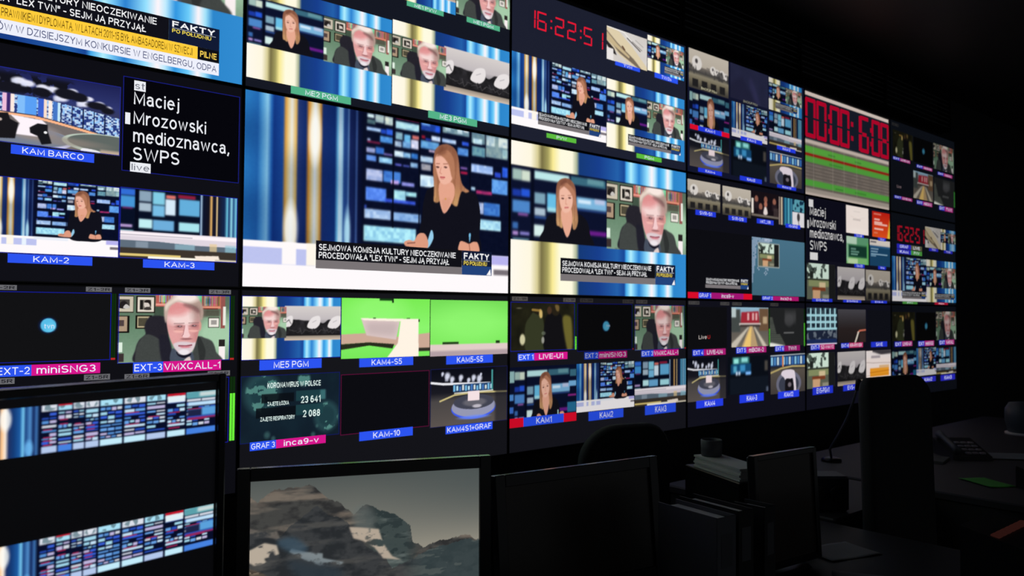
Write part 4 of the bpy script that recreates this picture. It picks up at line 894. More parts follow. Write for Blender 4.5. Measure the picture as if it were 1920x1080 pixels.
    def banner(s, x0, y0, x1, y1, kind=0):
        mb = MB(); xa, zb = s.loc(x0, y1); xb, zt = s.loc(x1, y0); w, h = xb - xa, zt - zb
        X = lambda t: xa + t * w
        Z = lambda t: zt - t * h
        wt = glow((245, 245, 248)); split_ = .805
        def tx(t, x, zb_, cap, mat, wd, we=.012): put_text(mb, t, X(x), Z(zb_), cap * h, mat, -.0006, wd * w, we)
        if kind == 0:
            mb.quad(X(0), Z(.70), X(split_), Z(0), 0, glow((17, 17, 23))); mb.quad(X(0), Z(1), X(split_), Z(.70), 0, glow((122, 116, 118)))
            tx('SEJMOWA KOMISJA KULTURY NIEOCZEKIWANIE', .014, .345, .225, wt, .752); tx('PROCEDOWAŁA "LEX TVN" - SEJM JĄ PRZYJĄŁ', .014, .63, .225, wt, .712)
            k = 1.0
        else:
            mb.quad(X(-.9), Z(.47), X(split_), Z(0), 0, glow((17, 17, 25))); mb.quad(X(-.9), Z(.735), X(.915), Z(.47), 0, glow((255, 205, 60))); mb.quad(X(.915), Z(.735), X(1), Z(.47), -.0002, glow((14, 14, 20)))
            mb.quad(X(-.9), Z(1), X(1), Z(.735), 0, glow((238, 240, 252)))
            tx('SEJMOWA KOMISJA KULTURY NIEOCZEKIWANIE', .046, .205, .14, wt, .714); tx('PROCEDOWAŁA "LEX TVN" - SEJM JĄ PRZYJĄŁ', .046, .405, .14, wt, .676)
            tx('PRAWNIKIEM I DYPLOMATĄ. W LATACH 2011-15 BYŁ AMBASADOREM W SZWECJI', .257, .68, .155, glow((84, 62, 10)), .638, .0)
            tx('ÓW W DZISIEJSZYM KONKURSIE W ENGELBERGU, ODPA', .245, .94, .14, glow((70, 78, 120)), .745, .0)
            tx('PILNE', .925, .67, .13, glow((255, 215, 90)), .065, .02)
            k = .47
        mb.quad(X(split_), Z(k * (.62 if kind == 0 else 1)), X(1), Z(0), -.0003, glow((18, 26, 52)))
        if kind == 0: mb.quad(X(split_), Z(1), X(1), Z(.62), -.0003, glow((34, 66, 122))); mb.add([(X(.965), -.0008, Z(.98)), (X(.995), -.0008, Z(.98)), (X(.99), -.0008, Z(.72))], [(0, 1, 2)], wt)
        put_text(mb, 'FAKTY', X(split_ + .012), Z(.35 * k), .26 * k * h, wt, -.0009, .165 * w, .03)
        mb.quad(X(split_ + .012), Z(.405 * k), X(.985), Z(.385 * k), -.0009, glow((190, 195, 210)))
        put_text(mb, 'PO POŁUDNIU', X(split_ + .012), Z(.6 * k), .165 * k * h, glow((250, 225, 90)), -.0009, .15 * w, .02)
        s.sub(mb, 'headline_banner', -0.0016); return s

SEG = {'0': 'abcdef', '1': 'bc', '2': 'abged', '3': 'abgcd', '4': 'fgbc', '5': 'afgcd', '6': 'afgedc', '7': 'abc', '8': 'abcdefg', '9': 'abcdfg'}
def seven_segment(parent, text, x, z, w, h, mat, t=.13, slant=.06, pitch=None, y=0.0, dim=1.0):
    """digits from left to right, each one its own mesh; pitch = list of advances in digit widths"""
    g = t * w * .9
    for i, ch in enumerate(text):
        mb = MB(); x_ = x; x = 0.0
        adv = (pitch[i] if pitch else (1.28 if ch not in ': ' else (.55 if ch == ':' else .4))) * w
        def q(x0, z0, x1, z1): mb.add([(a + slant * b, 0, b) for a, b in ((x0, z0), (x1, z0), (x1, z1), (x0, z1))], [(0, 1, 2, 3)], mat)
        if ch == ':':
            for zz in (.3, .68): q(.12 * w, h * zz - g * .6, .12 * w + g * 1.2, h * zz + g * .6)
        elif ch in SEG:
            e = g * .25; hh = h / 2
            for sgm in SEG[ch]:
                if sgm == 'a': q(e, h - g, w - e, h)
                if sgm == 'd': q(e, 0, w - e, g)
                if sgm == 'g': q(g + e, hh - g / 2, w - g - e, hh + g / 2)
                if sgm == 'f': q(0, hh + e, g, h - e)
                if sgm == 'e': q(0, e, g, hh - e)
                if sgm == 'b': q(w - g, hh + e, w, h - e)
                if sgm == 'c': q(w - g, e, w, hh - e)
        if mb.v: set_dim(mb.build('colon' if ch == ':' else 'digit', parent, (x_, y, z)), dim)
        x = x_ + adv

BLUE, MAG, TEAL, LIME, RED = (44, 84, 240), (214, 22, 140), (84, 178, 136), (92, 188, 62), (226, 14, 44)

# column A ------------------------------------------------------------------------------------------------
d = Display('A1', 'display at the top left showing a newscast above a yellow and white ticker', (14, 14, 20))
f = Feed(d, 'split', 0, 0, 1, 1, 400, 'split-screen newscast on blue and gold stripes'); f.banner(.243, .745, .931, .972, 1)

d = Display('A2', 'display with large white names on black beside a blue studio picture', (12, 12, 19))
f = Feed(d, 'anchor_close', .075, .56, .378, .88, 120); f.cap(.13, .88, .31, .918, [('KAM-1', BLUE, 1, .4)])
f = Feed(d, 'barco', .378, .104, .683, .418, 240, 'blue-lit studio seen from behind two cameras'); f.frame((34, 40, 140)).cap(.446, .424, .624, .463, [('KAM BARCO', BLUE, 1, .74)])
f = Feed(d, (6, 6, 12), .688, .05, .992, .482, name='text_panel', label='black card with white lettering'); f.frame((26, 32, 130))
B = glow((236, 238, 244))
for t, b, x1 in (('Maciej', .172, .827), ('Mrozowski', .262, .899), ('medioznawca,', .345, .964), ('SWPS', .428, .830)):
    mb = MB(); x, z = f.loc(.714, b); put_text(mb, t, x, z, .060 * d.H, B, 0, (x1 - .714) * d.W, .004); f.sub(mb, 'lettering', -.0016)
for (x0, y0, x1, y1, t) in ((.714, .062, .742, .108, 'st'), (.708, .438, .758, .482, 'live')):
    mb = MB(); xa, zb = f.loc(x0, y1); xb, zt = f.loc(x1, y0); mb.quad(xa, zb, xb, zt, 0, B); put_text(mb, t, (xa + xb) / 2, zb + (zt - zb) * .16, (zt - zb) * .66, glow((110, 112, 124)), -.0004, (xb - xa) * .86, align='c'); f.sub(mb, 'marker', -.0016)
mb = MB(); xa, zb = f.loc(.694, .268); xb, zt = f.loc(.706, .215); mb.quad(xa, zb, xb, zt, 0, B); f.sub(mb, 'marker', -.0016)
f = Feed(d, 'anchor_wide', .382, .560, .6855, .879, 230, 'presenter in black at a white desk'); f.frame((24, 32, 150)).cap(.445, .881, .625, .919, [('KAM-2', BLUE, 1, .42)])
f = Feed(d, 'empty_desk', .6865, .556, .990, .878, 230, 'empty white studio desk'); f.frame((24, 32, 150)).cap(.744, .880, .928, .918, [('KAM-3', BLUE, 1, .42)])

d = Display('A3', 'display at the left with a small round blue logo beside a bearded man', (12, 12, 18))
f = Feed(d, 'sign_off', .388, .032, .671, .328, 150, 'black picture with a small blue round logo'); f.frame().meter(.672, .034, .682, .328).tagp(.405, -.0 + .006, .465, .027, 'Z1-2R').tagp(.612, .006, .671, .027, 'Z1-2R')
f.text(.534, .187, .020, 'tvn', (200, 225, 250), .022, .02, 'c', 'logo').cap(.425, .338, .648, .384, [('EXT-2', BLUE, .332, .9), ('miniSNG3', MAG, .668, .86)])
f = Feed(d, 'guest', .688, .034, .974, .346, 300, 'older man with grey hair and beard before a green wall'); f.frame().meter(.975, .034, .986, .346).tagp(.702, .006, .763, .027, 'Z1-3R').tagp(.915, .006, .975, .027, 'Z1-3R')
f.cap(.725, .343, .951, .392, [('EXT-3', BLUE, .327, .92), ('VMXCALL-1', MAG, .673, .97)])
f = Feed(d, (8, 8, 12), .388, .428, .671, .73); f.frame().tagp(.405, .389, .465, .414, 'Z1-5R').tagp(.612, .389, .671, .414, 'Z1-5R')
f = Feed(d, (8, 8, 12), .688, .428, .974, .745); f.frame().tagp(.705, .394, .765, .418, 'Z1-6R').tagp(.915, .397, .976, .421, 'Z1-6R').meter(.977, .428, .991, .738, .74)

# column B ------------------------------------------------------------------------------------------------
d = Display('B1', 'display with two striped split-screen pictures over teal captions', (20, 23, 34))
f = Feed(d, 'split_dish', .503, .06, .749, .318, 90); f.cap(.547, .319, .697, .349, [('ME1 PVW', TEAL, 1, .6)])
f = Feed(d, 'guest', .752, .045, .997, .305, 110, 'older man with grey hair and beard'); f.cap(.797, .306, .949, .338, [('ME1 PGM', TEAL, 1, .6)])
f = Feed(d, 'split', .006, .458, .4915, .947, 260, 'presenter and older man side by side'); f.cap(.142, .948, .343, .988, [('ME2 PGM', TEAL, 1, .54)])
f = Feed(d, 'split_dish', .4945, .450, .997, .932, 250, 'older man beside white satellite dishes'); f.cap(.637, .930, .847, .974, [('ME3 PGM', TEAL, 1, .54)])

d = Display('B2', 'display filled by a news presenter in black at a white desk', (16, 16, 22))
f = Feed(d, 'anchor_wide', 0, 0, .998, .992, 480, 'presenter with long fair hair before a wall of blue screens'); f.banner(.230, .738, .918, .886)

d = Display('B3', 'display with two bright green pictures above a virus chart', (19, 19, 24))
f = Feed(d, 'split_dish', 0, .032, .3185, .352, 170, 'older man beside white satellite dishes'); f.frame().cap(.058, .354, .254, .404, [('ME5 PGM', BLUE, 1, .56)])
f = Feed(d, 'green_desk', .3205, .034, .652, .362, 170, 'white curved desk in a green room'); f.cap(.384, .363, .586, .411, [('KAM4-S5', BLUE, 1, .56)])
f = Feed(d, 'green_empty', .655, .036, .996, .367, 150, 'empty green room'); f.cap(.721, .368, .926, .418, [('KAM5-S5', BLUE, 1, .56)])
f = Feed(d, 'virus', .0, .430, .317, .762, 200, 'dark teal virus chart with white figures'); f.frame((20, 26, 96))
for t, u, b, c, wd in (('KORONAWIRUS W POLSCE', .083, .496, .028, .169), ('ZAJĘTE ŁÓŻKA', .084, .584, .020, .066), ('23 641', .188, .582, .036, .064), ('ZAJĘTE RESPIRATORY', .063, .659, .021, .106), ('2 088', .195, .655, .036, .056)): f.text(u, b, c, t, (226, 245, 240), wd, .02, name='lettering')
f.cap(.033, .757, .271, .800, [('GRAF 3', BLUE, .332, .9), ('inca9-v', MAG, .668, .7)])
f = Feed(d, (12, 12, 17), .321, .446, .652, .770, label='black picture in a dark red frame'); f.frame((96, 14, 60)).cap(.387, .763, .587, .812, [('KAM-10', BLUE, 1, .5)])
f = Feed(d, 'studio_floor', .657, .442, .996, .783, 200, 'dark studio with a round desk ringed in blue light'); f.frame((26, 28, 80)).cap(.721, .782, .927, .829, [('KAM4S1+GRAF', BLUE, 1, .94)])

# column C ------------------------------------------------------------------------------------------------
d = Display('C1', 'display with a large red clock beside a white car picture', (28, 31, 47))
f = Feed(d, 'car', .495, .058, .738, .298, 130, 'close view of a white car'); f.cap(.543, .297, .692, .325, [('TVN', BLUE, 1, .34)])
def clock(d, u0, v0, u1, v1, back, label, dim=1.0):
    (x0, z0), (x1, z1) = d.xz(u0, v1), d.xz(u1, v0); mb = MB(); mb.quad(0, 0, x1 - x0, z1 - z0, 0, glow(back))
    return set_dim(mb.build('clock_readout', d.root, (x0, -.0006, z0), label), dim)
k = clock(d, .08, .09, .47, .28, (28, 31, 47), 'red digits 16:22:51 on dark blue')
seven_segment(k, '16:22:51', -.010 * d.W, .036 * d.H, .046 * d.W, .122 * d.H, glow((232, 24, 52)), .15, .02, [1.18, 1.32, .62, 1.38, 1.36, .55, 1.36, 1.0], -.0006)
f = Feed(d, 'split', .742, .02, .984, .288, 110, 'presenter and older man side by side'); f.banner(.85, .215, .98, .27).cap(.786, .290, .940, .328, [('TVN24', BLUE, 1, .42)])
f = Feed(d, 'anchor_wide', .005, .435, .493, .905, 240, 'presenter in black at a white desk'); f.banner(.13, .785, .46, .875).cap(.173, .921, .326, .952, [('PVW', LIME, 1, .34)])
f = Feed(d, 'split', .496, .437, .987, .928, 230, 'presenter and older man side by side'); f.banner(.62, .805, .96, .885).cap(.672, .934, .831, .968, [('PGM', LIME, 1, .36)])

d = Display('C2', 'display filled by a presenter and a bearded man side by side on stripes', (16, 16, 22))
f = Feed(d, 'split', 0, 0, 1, .99, 420, 'split-screen newscast on blue and gold stripes'); f.banner(.246, .742, .923, .898)

d = Display('C3', 'display with people at night above a presenter on a red strip', (19, 19, 25))
f = Feed(d, 'night', .006, .040, .322, .356, 150, 'two people in dark clothes at night'); f.frame().meter(.3235, .042, .331, .356, .28).tagp(.012, .006, .085, .032, 'Z1-1R', (84, 80, 78)).tagp(.262, .008, .325, .034, 'Z1-1R', (84, 80, 78)).cap(.040, .370, .284, .418, [('EXT 1', BLUE, .32, .88), ('LIVE-U1', MAG, .68, .72)])
f = Feed(d, 'sign_off', .337, .042, .648, .372, 90, 'black picture with a small pale logo', .45); f.frame().meter(.649, .044, .656, .372).tagp(.35, .008, .42, .034, 'Z1-2R', (76, 72, 72)).tagp(.59, .010, .655, .036, 'Z1-2R', (76, 72, 72)).text(.506, .205, .017, 'tvn', (200, 225, 250), .02, .02, 'c', 'logo').cap(.374, .378, .616, .427, [('EXT 2', BLUE, .32, .88), ('miniSNG3', MAG, .68, .92)])
f = Feed(d, 'guest', .665, .046, .985, .380, 150, 'older man with grey hair and beard', .7); f.frame().meter(.986, .048, .994, .38).tagp(.672, .010, .74, .036, 'Z1-3R', (76, 72, 72)).cap(.704, .382, .945, .429, [('EXT 3', BLUE, .315, .92), ('VMXCALL-1', MAG, .685, .96)])
f = Feed(d, 'anchor_full', .003, .456, .331, .786, 180, 'presenter with long fair hair', .75); f.cap(.002, .780, .332, .838, [('', RED, .2), ('KAM1', BLUE, .6, .38), ('', RED, .2)])
f = Feed(d, 'anchor_wide', .334, .456, .661, .786, 170, 'presenter in black at a white desk', .7); f.cap(.398, .790, .595, .852, [('KAM2', BLUE, 1, .38)])
f = Feed(d, 'empty_desk', .665, .458, .996, .790, 150, 'empty white studio desk', .7); f.cap(.727, .790, .926, .859, [('KAM3', BLUE, 1, .36)])

# column D ------------------------------------------------------------------------------------------------
BLUED = (36, 60, 225)
d = Display('D1', 'display of nine small pictures with a red and blue caption at left centre', (17, 20, 42), .62)
f = Feed(d, 'dishes_row', .016, .0, .318, .318, 80, 'white satellite dishes on a roof', .9); f.text(.165, .31, .02, 'BACKUP PGM', (210, 205, 170), .12, .01, 'c')
f = Feed(d, 'anchor_full', .022, .326, .322, .648, 110, 'presenter with long fair hair'); f.cap(.022, .612, .322, .65, [('', RED, .2), ('KAM-1', BLUED, .6, .4), ('', RED, .2)], dim=.9)
f = Feed(d, 'backup', .334, .0, .655, .30, 50, 'dark blue empty picture', .9); f.text(.50, .31, .02, 'BACKUP PGM', (150, 150, 130), .12, .01, 'c')
f = Feed(d, 'anchor_wide', .345, .328, .647, .622, 110, 'presenter in black at a white desk'); f.cap(.415, .605, .60, .64, [('KAM-2', BLUED, 1, .4)], dim=.9)
f = Feed(d, 'split', .664, .014, .976, .30, 90, 'presenter and older man side by side'); f.banner(.72, .22, .93, .275)
f = Feed(d, 'empty_desk', .667, .316, .972, .612, 90, 'empty white studio desk'); f.cap(.735, .605, .91, .64, [('KAM-3', BLUED, 1, .4)], dim=.9)
f = Feed(d, 'studio_floor', .022, .664, .322, .945, 90, 'dark studio with a round desk', .8); f.cap(.082, .947, .263, .981, [('KAM-4', BLUED, 1, .4)], dim=.9)
f = Feed(d, 'dark_blur', .338, .65, .64, .955, 80, 'dark picture with blurred blue lights', .9); f.cap(.409, .945, .596, .983, [('KAM5', BLUED, 1, .36)], dim=.9)
f = Feed(d, 'studio_top', .670, .67, .972, .955, 100, 'studio floor seen from above', .8); f.cap(.735, .955, .914, .984, [('KAM-12', BLUED, 1, .46)], dim=.9)

d = Display('D2', 'display with a black graphics picture beside a plain slate-blue one', (14, 14, 23), .62)
f = Feed(d, 'dishes_row', .005, .047, .251, .285, 80, 'white satellite dishes on a roof', .9); f.cap(.062, .285, .215, .325, [('SVR-S1', BLUED, 1, .6)], dim=.9)
f = Feed(d, 'dishes_row', .270, .051, .502, .292, 80, 'white satellite dishes on a roof', .9); f.cap(.315, .292, .465, .332, [('SVR-S10', BLUED, 1, .62)], dim=.9)
f = Feed(d, 'meeting', .508, .045, .750, .270, 70, 'people seated at a meeting', .9); f.cap(.552, .284, .700, .325, [('MKT_VIR', BLUED, 1, .62)], dim=.9)
f = Feed(d, 'vbs', .753, .058, .996, .308, 60, 'light stripes above a white picture', .85); f.cap(.812, .292, .955, .328, [('VS-GRAD', BLUED, 1, .6)], dim=.9)
f = Feed(d, (13, 13, 18), .006, .440, .506, .942, label='black picture with a small headline', dim=1); f.banner(.135, .815, .478, .905)
f.cap(.006, .944, .508, .992, [('', RED, .155), ('GRAF 1', BLUED, .19, .92), ('inca9-v', (168, 22, 120), .51, .38), ('', RED, .145)], dim=.9)
f = Feed(d, 'teal_board', .510, .448, .996, .952, 140, 'slate-blue picture with a small photograph', 1); f.cap(.594, .956, .934, .994, [('GRAF 2', BLUED, .29, .9), ('inca2-s', (178, 24, 112), .71, .42)], dim=.9)

d = Display('D3', 'display with a red building at a road end among small pictures', (15, 15, 25), .62)
f = Feed(d, (14, 14, 17), .005, .054, .302, .386, dim=1); f.tagp(.012, .010, .09, .036, 'Z1-4R', (70, 68, 68)).tagp(.25, .012, .32, .038, 'Z1-4R', (70, 68, 68)).text(.085, .31, .030, 'Live', (200, 190, 185), .06, .0, name='logo').text(.152, .31, .030, 'U', (190, 40, 40), .018, .0, name='logo').cap(.040, .392, .290, .442, [('EXT 4', BLUED, .33, .86), ('LIVE-U4', (176, 28, 118), .67, .72)], dim=.9)
f = Feed(d, 'road', .340, .053, .652, .386, 80, 'red building at the end of a road', .9); f.tagp(.345, .012, .42, .038, 'Z1-5R', (70, 68, 68)).cap(.375, .388, .63, .440, [('EXT 5', BLUED, .33, .86), ('mBOX-2', (176, 28, 118), .67, .74)], dim=.9)
f = Feed(d, 'radio', .665, .053, .985, .392, 80, 'dark grey picture with pale stripes', .9); f.meter(.655, .06, .664, .38, .45, (80, 190, 50)).meter(.985, .06, .994, .40, .62, (80, 190, 50)).tagp(.67, .012, .74, .038, 'Z1-6R', (64, 60, 60)).cap(.71, .390, .945, .440, [('EXT 6', BLUED, .36, .86), ('TVN1', (150, 24, 104), .64, .5)], dim=.9)
f = Feed(d, 'studio_floor', .005, .46, .293, .80, 100, 'dark studio with a round desk ringed in blue light', .85); f.cap(.067, .797, .269, .856, [('KAM4', BLUED, 1, .38)], dim=1)
f = Feed(d, 'dark_blur', .307, .467, .650, .778, 90, 'dark picture with blurred blue lights', 1); f.cap(.402, .788, .606, .855, [('KAM-3', BLUED, 1, .42)], dim=1)
f = Feed(d, 'studio_top', .671, .468, .995, .812, 120, 'studio floor seen from above', .85); f.cap(.736, .797, .934, .857, [('KAM12', BLUED, 1, .42)], dim=1)

# column E ------------------------------------------------------------------------------------------------
BLUEE = (34, 52, 205)
d = Display('E1', 'display of a green-striped schedule under large red digits', (30, 28, 28), .6)
f = Feed(d, 'rundown', .0, .02, .985, 1.0, 180, 'schedule with green and red rows', .92)
x, z = f.loc(.006, .452); seven_segment(f.o, '00:00:16:08', x, z, .108 * d.W, .375 * d.H, glow((176, 6, 42)), .23, 0, [1.08, 1.06, .28, 1.06, 1.06, .20, .92, 1.06, .28, 1.06, 1.0], -.0014, .9)

d = Display('E2', 'display with white text on black beside coloured web pages', (15, 15, 27), .6)
f = Feed(d, (12, 12, 24), .02, .01, .435, .60, name='text_panel', label='black card with white lettering', dim=1)
B = glow((206, 204, 204))
for t, b, x1 in (('Maciej', .178, .215), ('Mrozowski', .286, .325), ('medioznawca,', .390, .413), ('SWPS', .505, .225)):
    mb = MB(); x, z = f.loc(.048, b); put_text(mb, t, x, z, .088 * d.H, B, 0, (x1 - .048) * d.W, .0); f.sub(mb, 'lettering', -.0016, 1)
for (x0, y0, x1, y1) in ((.038, .03, .083, .10), (.048, .53, .128, .60), (.022, .23, .036, .305)):
    mb = MB(); xa, zb = f.loc(x0, y1); xb, zt = f.loc(x1, y0); mb.quad(xa, zb, xb, zt, 0, B); f.sub(mb, 'marker', -.0016, 1)
f = Feed(d, 'sheet', .448, .018, .715, .295, 50, 'white sheet', .85); f.cap(.54, .295, .655, .328, [('VM-AB', BLUEE, 1, .6)], dim=.9)
f = Feed(d, 'red_page', .765, .03, .992, .298, 50, 'red web page', .85); f.cap(.835, .30, .935, .334, [('VM', BLUEE, 1, .5)], dim=.9)
f = Feed(d, 'green_page', .450, .328, .714, .602, 50, 'green web page', .85); f.cap(.54, .60, .66, .638, [('VM-CD', BLUEE, 1, .6)], dim=.9)
f = Feed(d, 'blue_page', .732, .330, .993, .603, 50, 'dark blue web page', .85); f.cap(.835, .602, .935, .636, [('VM', BLUEE, 1, .5)], dim=.9)
f = Feed(d, 'street', .018, .632, .32, .972, 90, 'street with a bright building', .85); f.cap(.068, .965, .283, .994, [('EVS-PGM1', BLUEE, 1, .6)], dim=.9)
f = Feed(d, 'dishes', .345, .645, .665, .967, 70, 'white satellite dishes', .55); f.cap(.407, .968, .617, .994, [('EVS-PGM2', BLUEE, 1, .6)], dim=.9)
f = Feed(d, 'dishes_row', .679, .65, .992, .97, 70, 'satellite dishes over windows', .55); f.cap(.740, .968, .944, .994, [('EVS-A', BLUEE, 1, .5)], dim=.9)

d = Display('E3', 'display with a glass building picture and an orange parcel', (14, 14, 25), .6)
f = Feed(d, 'windows', .015, .046, .333, .394, 90, 'glazed building front', .85); f.cap(.050, .393, .304, .444, [('EXT-7', BLUEE, .38, .9), ('SZ-WAW2', (186, 30, 110), .62, .86)], dim=.9)
f = Feed(d, 'dusk', .347, .058, .674, .388, 80, 'dark dusk view with a pink line', .9); f.cap(.379, .389, .634, .438, [('EXT-8', BLUEE, .36, .9), ('KR-RYNEK', (196, 50, 110), .64, .86)], dim=.9)
f = Feed(d, (14, 15, 22), .695, .064, .994, .388, dim=1); f.cap(.737, .390, .943, .444, [('SAVE', BLUEE, 1, .4)], dim=.9)
f = Feed(d, 'street', .014, .472, .31, .80, 90, 'street with a bright building', .95); f.cap(.069, .79, .284, .862, [('EVS-PGM1', BLUEE, 1, .62)], dim=.9)
f = Feed(d, 'dishes', .340, .476, .665, .805, 80, 'white satellite dishes', .6); f.cap(.400, .80, .60, .86, [('EVS-A', BLUEE, 1, .5)], dim=.9)
f = Feed(d, 'paper', .677, .48, .991, .80, 80, 'orange parcel on white paper', .9)

# column F ------------------------------------------------------------------------------------------------
BLUEF, MAGF = (40, 40, 180), (165, 40, 120)
d = Display('F1', 'display at the far end with two rows of dark pictures and no red clock', (11, 14, 20), .3)
F_ = .3
f = Feed(d, 'night', .041, .102, .325, .385, 50, 'people at night', .5); f.tagp(.03, .03, .12, .06, 'Z1', (52, 52, 54)).cap(.038, .397, .282, .430, [('EXT', BLUEF, .4, .8), ('LIVE-U1', MAGF, .6, .8)], dim=.8)
f = Feed(d, 'sign_off', .337, .105, .632, .39, 40, 'dark picture with a small logo', .25); f.cap(.378, .412, .619, .446, [('EXT', BLUEF, .4, .8), ('miniSNG3', MAGF, .6, .8)], dim=.8)
f = Feed(d, 'guest', .645, .10, .978, .40, 60, 'older man with grey hair', .35); f.cap(.708, .427, .950, .462, [('EXT', BLUEF, .4, .8), ('VMXCALL', MAGF, .6, .8)], dim=.8)
f = Feed(d, (12, 14, 20), .037, .50, .31, .80, dim=1); f.text(.09, .73, .03, 'Live', (130, 110, 115), .06).cap(.053, .818, .308, .851, [('EXT', BLUEF, .4, .8), ('LIVE-U4', MAGF, .6, .8)], dim=.8)
f = Feed(d, 'road', .332, .49, .63, .80, 50, 'red building at a road end', .45); f.cap(.374, .818, .613, .864, [('EXT', BLUEF, .4, .8), ('mBOX-2', MAGF, .6, .8)], dim=.8)
f = Feed(d, 'radio', .651, .50, .99, .815, 50, 'dark grey picture', .6); f.meter(.975, .6, .99, .81, .9, (60, 140, 60)).cap(.725, .824, .955, .877, [('EXT', BLUEF, .4, .8), ('TVN1', MAGF, .6, .7)], dim=.8)

d = Display('F2', 'display at the far end with small red clock digits over a newscast', (11, 14, 20), .42)
k = clock(d, .07, .10, .49, .335, (11, 14, 20), 'small dim red digits')
seven_segment(k, '16:22:51', -.018 * d.W, .03 * d.H, .054 * d.W, .17 * d.H, glow((150, 16, 34)), .24, 0, [1.1, 1.28, .42, 1.28, 1.28, .42, 1.28, 1.0], -.0006)
f = Feed(d, 'car', .503, .095, .745, .335, 60, 'close view of a white car', .42); f.cap(.56, .338, .70, .372, [('TVN', BLUEF, 1, .4)], dim=.8)
f = Feed(d, 'split', .749, .095, .995, .34, 60, 'presenter and older man side by side'); f.cap(.80, .342, .94, .375, [('TVN24', BLUEF, 1, .5)], dim=.8)
f = Feed(d, (30, 30, 40), .084, .338, .447, .445, dim=1, name='status_panel'); f.cap(.084, .338, .447, .388, [('GRAF', BLUEF, .55, .6), ('LIVE', (86, 86, 60), .45, .6)], dim=.9).cap(.084, .396, .447, .444, [('KAM', BLUEF, .55, .6), ('PVW', (70, 140, 60), .45, .5)], dim=.9)
f = Feed(d, 'anchor_wide', .018, .478, .515, .965, 120, 'presenter in black at a white desk', .55); f.banner(.15, .85, .5, .935).cap(.159, .968, .370, .993, [('PVW', (70, 140, 60), 1, .4)], dim=.9)
f = Feed(d, 'split', .517, .476, .995, .965, 120, 'presenter and older man side by side', .5); f.banner(.64, .86, .97, .93).cap(.641, .968, .852, .993, [('PGM', (170, 20, 50), 1, .4)], dim=.9)

d = Display('F3', 'display at the far end, lowest of its column, with three newscast pictures', (10, 12, 18), .42)
f = Feed(d, 'night', .014, .078, .336, .392, 50, 'people at night', .5); f.cap(.042, .398, .290, .452, [('EXT', BLUEF, .4, .8), ('LIVE-U1', MAGF, .6, .8)], dim=.9)
f = Feed(d, 'sign_off', .352, .08, .65, .405, 40, 'dark picture with a small logo', .25); f.cap(.378, .402, .622, .462, [('EXT', BLUEF, .4, .8), ('miniSNG3', MAGF, .6, .8)], dim=.9)
f = Feed(d, 'guest', .662, .068, .990, .40, 60, 'older man with grey hair', .35); f.cap(.703, .401, .954, .459, [('EXT', BLUEF, .4, .8), ('VMXCALL', MAGF, .6, .8)], dim=.9)
f = Feed(d, 'anchor_full', .011, .482, .349, .79, 80, 'presenter with long fair hair', .42); f.cap(.068, .803, .40, .862, [('KAM1', BLUEF, .75, .5), ('', (150, 10, 40), .25)], dim=.9)
f = Feed(d, 'anchor_wide', .352, .482, .655, .792, 80, 'presenter in black at a white desk', .42); f.cap(.41, .811, .643, .870, [('KAM2', BLUEF, 1, .5)], dim=.9)
f = Feed(d, 'empty_desk', .657, .49, .985, .80, 80, 'empty white studio desk', .42); f.cap(.725, .811, .962, .878, [('KAM3', BLUEF, 1, .5)], dim=.9)
# ------------------------------------------------------------------ grille panels above the video wall
def grille(x0, x1, label):
    t = thing('wall_grille', label, 'grille', ((x0 + x1) / 2, WY, 3.02), 0, 'grille panels above the displays')
    w = (x1 - x0) / 2 - .004; mb = MB()
    for q in ((-w, -.10, 0, w, 0, .02), (-w, -.10, .28, w, 0, .30), (-w, -.10, .02, -w + .02, 0, .28), (w - .02, -.10, .02, w, 0, .28)): mb.box(*q, M_STEEL)
    mb.build('frame', t)
    for k in range(7):
        z = .045 + k * .035; s = MB()
        s.add([(-w + .02, -.098, z - .012), (w - .02, -.098, z - .012), (w - .02, -.07, z + .010), (-w + .02, -.07, z + .010), (-w + .02, -.098, z - .009), (w - .02, -.098, z - .009), (w - .02, -.07, z + .013), (-w + .02, -.07, z + .013)], [(0, 3, 2, 1), (4, 5, 6, 7), (0, 1, 5, 4), (1, 2, 6, 5), (2, 3, 7, 6), (3, 0, 4, 7)], M_SLAT)
        s.build('slat', t)
for k, where in enumerate(('the large red clock display', 'the nine-picture display', 'the green-striped schedule display', 'the small dark pictures at the far end')):
    grille(SX[k + 2], SX[k + 3], 'dark slatted grille on the wall above ' + where)

# ------------------------------------------------------------------ desks
def at(x, y, Z): return Vector(CAM) + ((x - 960) / 1511.2 * RX - (y - 540) / 1511.2 * UX + F0) * Z
M_DESK = mat_surface('charcoal_desk_laminate', (42, 42, 45), 0.6, noise=.15, scale=60)
M_DESKB = mat_surface('black_desk_side', (44, 43, 44), 0.55)
M_WHITE = mat_surface('white_paper', (205, 205, 205), 0.8, noise=.05, scale=30)
M_GREYP = mat_surface('grey_plastic', (84, 86, 92), 0.5)
M_FABRIC = mat_surface('black_chair_fabric', (44, 44, 46), 0.85, noise=.4, scale=180, bump=.5)
M_GLASS_OFF = mat_surface('switched_off_screen', (66, 60, 56), 0.3)
DESK = .74
def desk(x0, y0, x1, y1, label):
    t = thing('control_desk', label, 'desk', ((x0 + x1) / 2, (y0 + y1) / 2, 0)); w, h = (x1 - x0) / 2, (y1 - y0) / 2
    mb = MB(); mb.box(-w, -h, DESK - .035, w, h, DESK, M_DESK, .006); mb.build('desk_top', t)
    for s in (-1, 1):
        mb = MB(); a = s * (w - .05); mb.box(min(a, a + s * .035), -h + .06, 0, max(a, a + s * .035), h - .03, DESK - .035, M_DESKB); mb.build('side_panel', t)
    mb = MB(); mb.box(-w + .05, h - .07, .12, w - .05, h - .045, DESK - .035, M_DESKB); mb.build('back_panel', t)
    return t
